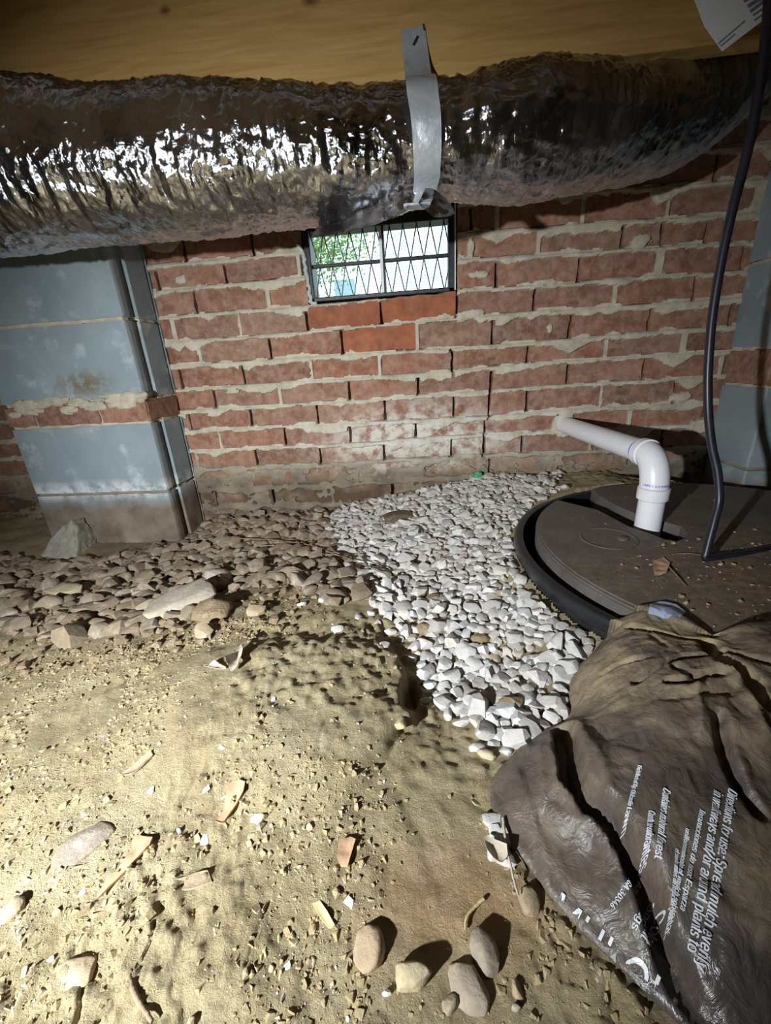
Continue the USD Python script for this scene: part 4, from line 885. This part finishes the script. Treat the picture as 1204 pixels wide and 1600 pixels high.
solo_rock('stone', (625,1133), 20, 18, .012, 'yellow', 'cream yellow crumb stone below the mound', seed=37)
for i, (px, w, h, m, lab) in enumerate([((402,1280),20,18,'chip','white flaky plaster bit on the dirt, right of the curved bark strip'), ((319,1312),14,18,'chip','white chip below the curved bark strip'), ((277,1305),12,20,'chip','white chip near the tip of the orange wood splinter'),
        ((545,1410),13,24,'chip','narrow white chip standing upright above the smooth oval stone'), ((237,1236),12,9,'chip','white oval chip on open dirt'), ((346,1168),9,10,'chip','white chip in the dirt below the mound'), ((164,1148),16,10,'slab','cream chip in the dirt far from the stones'),
        ((427,1093),8,7,'chip','tiny white chip on the mound'), ((323,1234),10,14,'chip','white chip above the curved bark strip'), ((449,1510),10,14,'chip','bluish white chip left of the smooth oval stone'), ((129,1395),11,11,'chip','small white chip below the flat greenish stone'), ((80,1500),9,12,'chip','pale chip near the lower corner')]):
    solo_rock('stone_chip', px, w, h, .003, m, lab, cat='chip', seed=60 + i, n=11, sub=0, rot=.4 * i)

# ------------------------------------------------------------------ gravel beds
WHITE = [(505,815),(545,790),(590,778),(640,775),(700,755),(760,748),(860,738),(960,735),(1070,745),(1060,775),(900,770),(840,790),(812,815),(806,840),(815,870),(850,910),(900,948),(950,972),(930,1010),(895,1040),(885,1100),(850,1135),(800,1160),(770,1145),(735,1120),(690,1100),(660,1050),(645,1000),(600,955),(560,925),(545,885),(520,850)]
BROWN = [(-40,905),(-30,868),(60,880),(150,880),(290,848),(330,815),(400,800),(500,800),(520,850),(545,885),(565,935),(520,940),(440,905),(400,920),(330,925),(300,960),(250,990),(180,985),(120,1000),(40,985),(0,975)]
WP = Polygon(on_ground(WHITE)[:, :2]).buffer(0.004); BP = Polygon(on_ground(BROWN)[:, :2]).buffer(.004)
def scatter(poly, n, rmin, seed, test=None):
    g = np.random.default_rng(seed); x0, y0, x1, y1 = poly.bounds; out = []; cell = {}
    cand = np.c_[g.uniform(x0, x1, n * 30), g.uniform(y0, y1, n * 30)]; cand = cand[shapely.contains(poly, shapely.points(cand))]
    if test is not None: cand = cand[test(cand)]
    for p in cand:
        k = (int(p[0] // rmin), int(p[1] // rmin))
        if any((p[0] - q[0]) ** 2 + (p[1] - q[1]) ** 2 < rmin * rmin for a in (-1, 0, 1) for b in (-1, 0, 1) for q in cell.get((k[0] + a, k[1] + b), [])): continue
        cell.setdefault(k, []).append(p); out.append(p)
        if len(out) >= n: break
    return np.array(out)
def free(c):
    ok = (np.linalg.norm(c - BASIN_C, axis=1) > BASIN_R + .010) & (c[:, 1] < D - .016) & ~((c[:, 0] < XL + .012) & (c[:, 1] > YF - .014)) & ~((c[:, 0] > XR - .012) & (c[:, 1] > YF - .012))
    ok &= ~shapely.contains(BAGP.buffer(.006), shapely.points(c))
    for x, y, r in TAKEN: ok &= np.hypot(c[:, 0] - x, c[:, 1] - y) > r * .85
    return ok
def qrot(g, tilt=.5):
    a = g.uniform(0, 2 * np.pi); t = g.normal(0, tilt); ax = g.normal(size=3); ax[2] *= .2; ax /= np.linalg.norm(ax)
    return Gf.Rotation(Gf.Vec3d(*ax.tolist()), math.degrees(t)) * Gf.Rotation(Gf.Vec3d(0, 0, 1), math.degrees(a)), t
UsdGeom.Scope.Define(stage, '/World/Looks/shapes')
def class_mesh(name, mesh, mat, smooth):
    p = f'/World/Looks/shapes/{name}'; stage.CreateClassPrim(p); usdkit.mesh(stage, p + '/body', mesh, MT[mat], smooth); return p
def zones(name):
    at = lambda px: on_ground([px])[0][:2]
    if name == 'gravel_stone':
        L_ = [('beside the square brown dirt clod', at((800, 1108)), .05), ('round the soft yellow chip', at((772, 1036)), .045), ('beside the brown flat stone', at((776, 932)), .06), ('round the small brown clod', at((676, 940)), .05),
              ('round the flat brown clod', at((748, 1003)), .05), ('next to the large pinkish stone at the tip', at((757, 1147)), .05), ('around the dark clod by the wall', at((622, 812)), .09), ('where the heap meets the dirt, round a brown clod', at((662, 988)), .05)]
    else:
        L_ = [('beside the yellowish slab', at((105, 930)), .10), ('along the large pale slab', at((283, 948)), .10), ('beside the rough pale stone', at((338, 910)), .08), ('round the peaked rubble chunk', at((100, 880)), .13),
              ('round the round dirt clod', at((334, 960)), .07), ('around the low brown clod', at((118, 978)), .09), ('beside the angular light brown stone', at((210, 950)), .08)]
    return L_
def label_of(name, zs, rel, p):
    size = 'small' if rel < .82 else 'large' if rel > 1.25 else 'middling'
    near = [(np.hypot(*(p - c)) / r, z) for z, c, r in zs]; near.sort(key=lambda q: q[0])
    if near[0][0] < 1: where = near[0][1]
    elif name == 'gravel_stone':
        db = np.linalg.norm(p - BASIN_C) - BASIN_R; dg = BAGP.distance(Point(*p)); dm = PLATEAU.distance(Point(*p))
        where = 'along the black basin rim' if db < .05 else 'along the edge of the mulch bag' if dg < .06 else 'along the dirt mound' if dm < .07 else 'open in the near half of the heap' if p[1] < .72 else 'open in the far half of the heap'
    else:
        where = 'at the foot of the brick wall' if p[1] > 1.1 else 'at the end near the white gravel' if p[0] > -.25 else 'at the near edge by the dirt' if p[1] < .82 else 'in front of the block pier' if p[0] < -.6 else 'in the middle of the trench'
    return f"{size} {'white crushed gravel' if name == 'gravel_stone' else 'dusty brown broken'} stone {where}"
def bed_of(name, label, cat, group, stuff_name, stuff_label, poly, pts, size, mat, seed, n_top, lift):
    g = np.random.default_rng(seed)
    protos = [rock(np.array([1, g.uniform(.68, .95), g.uniform(.45, .72)]), 700 + seed * 20 + i, int(g.integers(22, 36)), 0 if mat == 'white' else i % 2, .06 * (mat != 'white') * (i % 2)) for i in range(14)]
    z = ground_z(pts, False); dist = np.linalg.norm(np.c_[pts, z] - EYE, axis=1)
    items = []
    for p, zz, d in zip(pts, z, dist):
        s = float(np.clip(g.lognormal(math.log(size), .26 if mat == 'white' else .38), size * .5, size * 1.7)); rt, t = qrot(g, .45)
        items.append((s / d, s, p, zz, rt, int(g.integers(14))))
    items.sort(key=lambda q: -q[0])
    vis = []
    rest = []
    for it in items:
        p3 = np.array([it[2][0], it[2][1], it[3]]) - EYE; x = 602 + F_PX * (p3 @ RIGHT) / (p3 @ FWD); y = 800 - F_PX * (p3 @ UP) / (p3 @ FWD)
        (vis if len(vis) < n_top and -10 < x < 1214 and y < 1610 else rest).append(it)
    zone_of = zones(name)
    for _, s, p, zz, rt, k in vis:
        path = numbered('/World/' + name); m = usdkit.mesh(stage, path, (protos[k][0] * s, protos[k][1]), MT[mat], 28)
        m.AddTranslateOp().Set(Gf.Vec3d(float(p[0]), float(p[1]), float(zz + s * lift))); q = rt.GetQuat(); m.AddOrientOp().Set(Gf.Quatf(q))
        tag(m, label_of(name, zone_of, s / size, p), cat, group)
    vs, fs, off = [], [], 0
    for _, s, p, zz, rt, k in rest:
        M = np.array(Gf.Matrix3d(rt)); v = protos[k][0] * s @ M + [p[0], p[1], zz + s * lift * .8]; vs.append(v); fs.append(protos[k][1] + off); off += len(v)
    if vs: single(stuff_name, (np.vstack(vs), np.vstack(fs)), mat, stuff_label, cat, 28, kind='stuff')
wp = scatter(WP, 3600, .0128, 3, free)
bed_of('gravel_stone', 'white crushed gravel stone in the pale heap between mound, wall and sump basin', 'gravel', 'white gravel stones', 'white_gravel', 'bed of white crushed gravel spilling from the wall to the bag', WP, wp, .0112, 'white', 3, 300, .42)
bpts = scatter(BP, 1900, .0175, 5, free)
bed_of('brown_stone', 'dusty brown broken stone in the trench before the block pier', 'stone', 'brown trench stones', 'brown_gravel', 'bed of dusty brown broken stones along the foot of the wall', BP, bpts, .0165, 'tan', 5, 300, .26)
# strays
sp_px = [(590,975),(610,990),(625,1000),(600,1010),(640,1030),(655,1062),(665,1095),(680,1060),(690,1085),(650,1010),(580,960),(480,925),(470,945),(560,965),(700,1100),(720,1130),(745,1170),(770,1165),(790,1175),(775,1300),(790,1345),(785,1310),(770,1285)]
g = np.random.default_rng(44); loose = thing
for i, p in enumerate(sp_px):
    c = on_ground([p])[0]; v, f = rock((g.uniform(.006, .011), g.uniform(.005, .008), g.uniform(.004, .006)), 900 + i, 16, 1, .1)
    m = single('loose_gravel_stone', (v + c + [0, 0, .002], f), 'white', 'small white stone strewn on dirt along the border of the gravel', 'gravel', 28, 'loose white stones')

# ------------------------------------------------------------------ dirt crumbs and flecks
def crumbs(name, label, cat, mat, n, seed, smin, smax, poly, dens=None, lift=.3):
    g = np.random.default_rng(seed); protos = [rock((1, .85, .7), 1200 + seed * 7 + i, 12, 0, .1) for i in range(6)]
    x0, y0, x1, y1 = poly.bounds; c = np.c_[g.uniform(x0, x1, n * 4), g.uniform(y0, y1, n * 4)]; c = c[shapely.contains(poly, shapely.points(c))]
    c = c[free(c)]
    if dens is not None: c = c[g.random(len(c)) < dens(c)]
    c = c[:n]; z = ground_z(c); vs, fs, off = [], [], 0
    for p, zz in zip(c, z):
        s = smin * (smax / smin) ** (g.random() ** 3.6); a = g.uniform(0, 6.28); k = int(g.integers(6)); ca, sa = math.cos(a), math.sin(a)
        v = protos[k][0] @ np.array([[ca, sa, 0], [-sa, ca, 0], [0, 0, 1]]) * s + [p[0], p[1], zz + s * lift]; vs.append(v); fs.append(protos[k][1] + off); off += len(v)
    single(name, (np.vstack(vs), np.vstack(fs)), mat, label, cat, False, kind='stuff')
NEAR = Polygon(on_z([(-60,1000),(250,985),(480,930),(640,1000),(760,1170),(800,1340),(1080,1640),(1100,1800),(-300,1800),(-120,1300)], 0)[:, :2])
cl = lambda c: np.clip((noise(np.c_[c * 11, np.zeros(len(c))], 61) - .36) * 3.2, .05, 1)
crumbs('dirt_crumbs', 'loose dirt crumbs scattered over the tan soil', 'soil', 'crumb', 14000, 2, .0006, .0042, NEAR, cl, -.1)
crumbs('white_flecks', 'tiny white flecks on the tan soil', 'fleck', 'flake', 340, 4, .0005, .0016, NEAR, lambda c: np.clip((noise(np.c_[c * 14, np.zeros(len(c))], 62) - .55) * 5, .03, 1))
TRENCH = Polygon(on_z([(0,890),(330,810),(520,800),(560,940),(500,1010),(300,1050),(0,1080)], -.05)[:, :2])
crumbs('soil_lumps', 'brown soil lumps between the trench stones', 'soil', 'clod', 2600, 6, .0015, .011, TRENCH)
LIDP = Point(*LID_C).buffer(LID_R - .02).difference(slot.buffer(.006))
def lid_crumbs():
    g = np.random.default_rng(9); vs, fs, off = [], [], 0; pr_ = [rock((1, .8, .6), 1500 + i, 10, 0, .1) for i in range(5)]
    c = np.c_[g.uniform(LID_C[0] - .37, LID_C[0] + .37, 4000), g.uniform(LID_C[1] - .37, LID_C[1] + .37, 4000)]
    w = np.clip(1.25 - np.hypot((c[:, 0] - .62) / .30, (c[:, 1] - .56) / .20), 0.03, 1); c = c[(g.random(len(c)) < w) & shapely.contains(LIDP, shapely.points(c)) & ~shapely.contains(BAGP.buffer(.004), shapely.points(c))][:620]
    for p in c:
        s = .0008 * (6 ** (g.random() ** 2.2)); k = int(g.integers(5)); vs.append(pr_[k][0] * s + [p[0], p[1], LID_Z + s * .3]); fs.append(pr_[k][1] + off); off += len(pr_[k][0])
    single('lid_grit', (np.vstack(vs), np.vstack(fs)), 'crumb', 'yellow brown grit strewn over the sump lid', 'grit', False, kind='stuff')
lid_crumbs()

# ------------------------------------------------------------------ leaves, bark, twigs
def flat_piece(name, px, label, cat, mat, lift=.003, curl=.004, th=.0012, seed=0, field=None):
    p = field(px) if field else on_ground(px); poly = Polygon(p[:, :2]); z0 = p[:, 2].mean(); c = np.array(poly.centroid.coords[0])
    e = np.linalg.svd(p[:, :2] - c)[2]
    zf_ = (lambda xy: field_z(xy)) if field else (lambda xy: ground_z(xy, False))
    def z(xy):
        q = (xy - c) @ e.T; return zf_(xy) + lift + curl * (q[:, 1] / (np.abs((p[:, :2] - c) @ e[1]).max() + 1e-6)) ** 2 + .002 * (noise(np.c_[xy * 120, np.zeros(len(xy))], seed) - .5)
    single(name, cloth(poly, z, .0022, th), mat, label, cat, 60)
field_z = lambda xy: np.full(len(xy), LID_Z)
flat_piece('wood_splinter', [(213,1310),(240,1312),(236,1325),(215,1345),(190,1372),(168,1395),(153,1410),(165,1385),(188,1358),(205,1335)], 'orange brown tapering wood splinter lying flat on the dirt', 'splinter', 'leaf', .004, .002, .0022, 1)
flat_piece('bark_strip', [(374,1222),(384,1226),(382,1245),(372,1262),(362,1275),(350,1290),(338,1288),(350,1270),(354,1250),(360,1232)], 'curved orange brown bark strip stuck in the dirt', 'bark', 'leaf', .004, .004, .002, 2)
flat_piece('bark_chip', [(530,1318),(548,1310),(556,1315),(550,1335),(544,1358),(532,1355),(526,1340)], 'short brown bark chip on the dirt, above the smooth oval stone', 'bark', 'leaf', .003, .002, .002, 3)
flat_piece('bark_chip', [(488,1413),(500,1410),(512,1428),(523,1447),(514,1452),(500,1436)], 'small straw coloured bark chip left of the upright white chip', 'bark', 'straw', .002, .001, .002, 4)
flat_piece('bark_chip', [(190,1212),(215,1195),(236,1176),(240,1182),(228,1196),(205,1214)], 'pale narrow bark chip on the dirt below the trench', 'bark', 'pebble', .003, .002, .002, 5)
flat_piece('bark_chip', [(266,1378),(325,1362),(332,1380),(300,1392),(268,1392)], 'pale half buried wood chip right of the orange splinter', 'bark', 'pebble', .002, .001, .002, 6)
flat_piece('curled_leaf', [(355,1042),(372,1018),(378,1012),(382,1026),(374,1048),(362,1054)], 'small curled pale leaf standing beside the mound edge', 'leaf', 'leaf_pale', .006, .012, .001, 7)
flat_piece('curled_leaf', [(318,1044),(336,1038),(356,1046),(340,1050)], 'flat pale leaf end lying left of the standing curled leaf', 'leaf', 'leaf_pale', .004, .004, .001, 8)
flat_piece('dry_leaf', [(754,1316),(762,1318),(776,1328),(790,1338),(792,1352),(782,1360),(770,1356),(760,1345)], 'pale curled dry leaf at the edge of the bag', 'leaf', 'leaf_pale', .010, .006, .001, 9)
flat_piece('dry_leaf', [(1018,880),(1036,872),(1046,882),(1040,898),(1022,900)], 'brown dry leaf on the sump lid', 'leaf', 'leaf', .002, .004, .0008, 10, lambda px: on_z(px, LID_Z))
def twig(name, px, rad, label, mat='twig', lift=.003, field=None):
    p = on_z(px, LID_Z) if field else on_ground(px); q = spline(p + [0, 0, lift], 24); q = q + np.c_[RNG.normal(0, .00015, (24, 2)), RNG.normal(0, .0001, 24)]
    single(name, tube(q, np.linspace(rad, rad * .6, 24), 7), mat, label, 'twig', 60)
twig('twig', [(375,852),(430,855),(480,862),(520,876),(560,892),(600,910)], .0016, 'long thin twig lying over the brown stones toward the gravel', lift=.022)
twig('twig', [(400,862),(450,864),(500,876),(545,880)], .0013, 'shorter thin twig beside the long one on the brown stones', lift=.020)
twig('stick', [(203,1530),(212,1555),(225,1578),(240,1600)], .0022, 'bleached stick at the bottom edge of the dirt', 'twig')
twig('leaf_stem', [(785,1290),(790,1330),(798,1370),(808,1412)], .0014, 'pale stem trailing down beside the bag edge', 'leaf_pale', lift=.010)
twig('straw', [(755,1408),(740,1422),(728,1440),(726,1456)], .0014, 'golden straw on the dirt above the leaning oval stone', 'straw')
twig('twig', [(1040,884),(1055,900),(1070,918)], .0012, 'thin twig lying on the sump lid beside the leaf', field=1, lift=.003)
twig('twig', [(1050,869),(1070,867),(1096,870)], .0012, 'thin dark wire like twig at the foot of the cord', field=1, lift=.003)
# green plastic scrap by the wall
gc = on_y([(746, 748)], D - .03)[0]; v, f = rock((.017, .010, .015), 77, 18, 3, .0); v = v * (1 + .5 * (fbm(v * 110, 3, 5) - .5)[:, None] * 1.4)
gs = thing('plastic_scrap', 'crumpled green plastic scrap at the foot of the wall', 'scrap', gc)
gz = ground_z(gc[None, :2], False)[0]
part(gs, 'scrap', (v + [gc[0], gc[1], max(gz + .012, gc[2])], f), 'green', 25)

# ------------------------------------------------------------------ outside
HY = 18.0
house = thing('neighbour_house', 'pale green clapboard house seen bright through the vent', 'house', (0, HY, 2.0))
for i in range(34):
    z = 1.7 + i * .11
    v = np.array([(x, y, zz) for x in (-8.0, 6.0) for y, zz in ((HY - .025, z), (HY, z), (HY, z + .112), (HY - .006, z + .112))])
    q = np.array([[0, 3, 7, 4], [0, 4, 5, 1], [3, 2, 6, 7], [1, 5, 6, 2], [0, 1, 2, 3], [4, 7, 6, 5]])
    part(house, 'siding_board', (v, q), 'siding')
cb = on_y([(583, 410)], HY - .05)[0]
part(house, 'corner_board', box((cb[0] - .18, HY - .08, 1.7), (cb[0] + .18, HY - .02, 5.4), .01), 'trim_white')
w0, w1 = on_y([(522, 470)], HY)[0], on_y([(556, 431)], HY)[0]
wf = part(house, 'window_frame', box((w0[0], HY - .07, w0[2]), (w1[0], HY - .02, w1[2]), .01), 'trim_white')
part(wf, 'pane', box((w0[0] + .07, HY - .08, w0[2]), (w1[0] - .07, HY - .06, w1[2] - .1), .004), 'pane')
part(house, 'rear_wall', box((-8, HY + .001, .1), (6, HY + .2, 5.5)), 'siding')
single('lawn', box((-14, D + .2, -.3), (12, 24, .12)), 'grass', 'lawn outside the vent', kind='structure')
tree = thing('garden_tree', 'leafy green tree branch outside the vent', 'tree', on_y([(505, 385)], 9.0)[0])
g = np.random.default_rng(12); cen = on_y([(500, 385), (535, 375), (490, 410), (470, 380)], 9.0); vs, fs = [], []
for i in range(2600):
    c = cen[g.integers(4)] + g.normal(0, 1, 3) * [.28, .3, .24]; a = g.normal(size=3); a /= np.linalg.norm(a); b = np.cross(a, g.normal(size=3)); b /= np.linalg.norm(b); s = g.uniform(.02, .045)
    k = len(vs) * 4; vs.append(np.array([c - a * s, c + b * s * .5, c + a * s, c - b * s * .5 + .01])); fs += [[k, k + 1, k + 2], [k, k + 2, k + 3]]
part(tree, 'foliage', (np.vstack(vs), np.array(fs)), 'tree', kind='stuff')
bc = on_y([(440, 460)], 9.0)[0]
part(tree, 'branch', tube(spline([np.array([bc[0] - .9, bc[1], .1]), bc + [-.6, 0, -1.0], bc, cen[0], cen[1] + [.2, 0, .3]], 20), np.linspace(.06, .015, 20), 8), 'twig', 60)
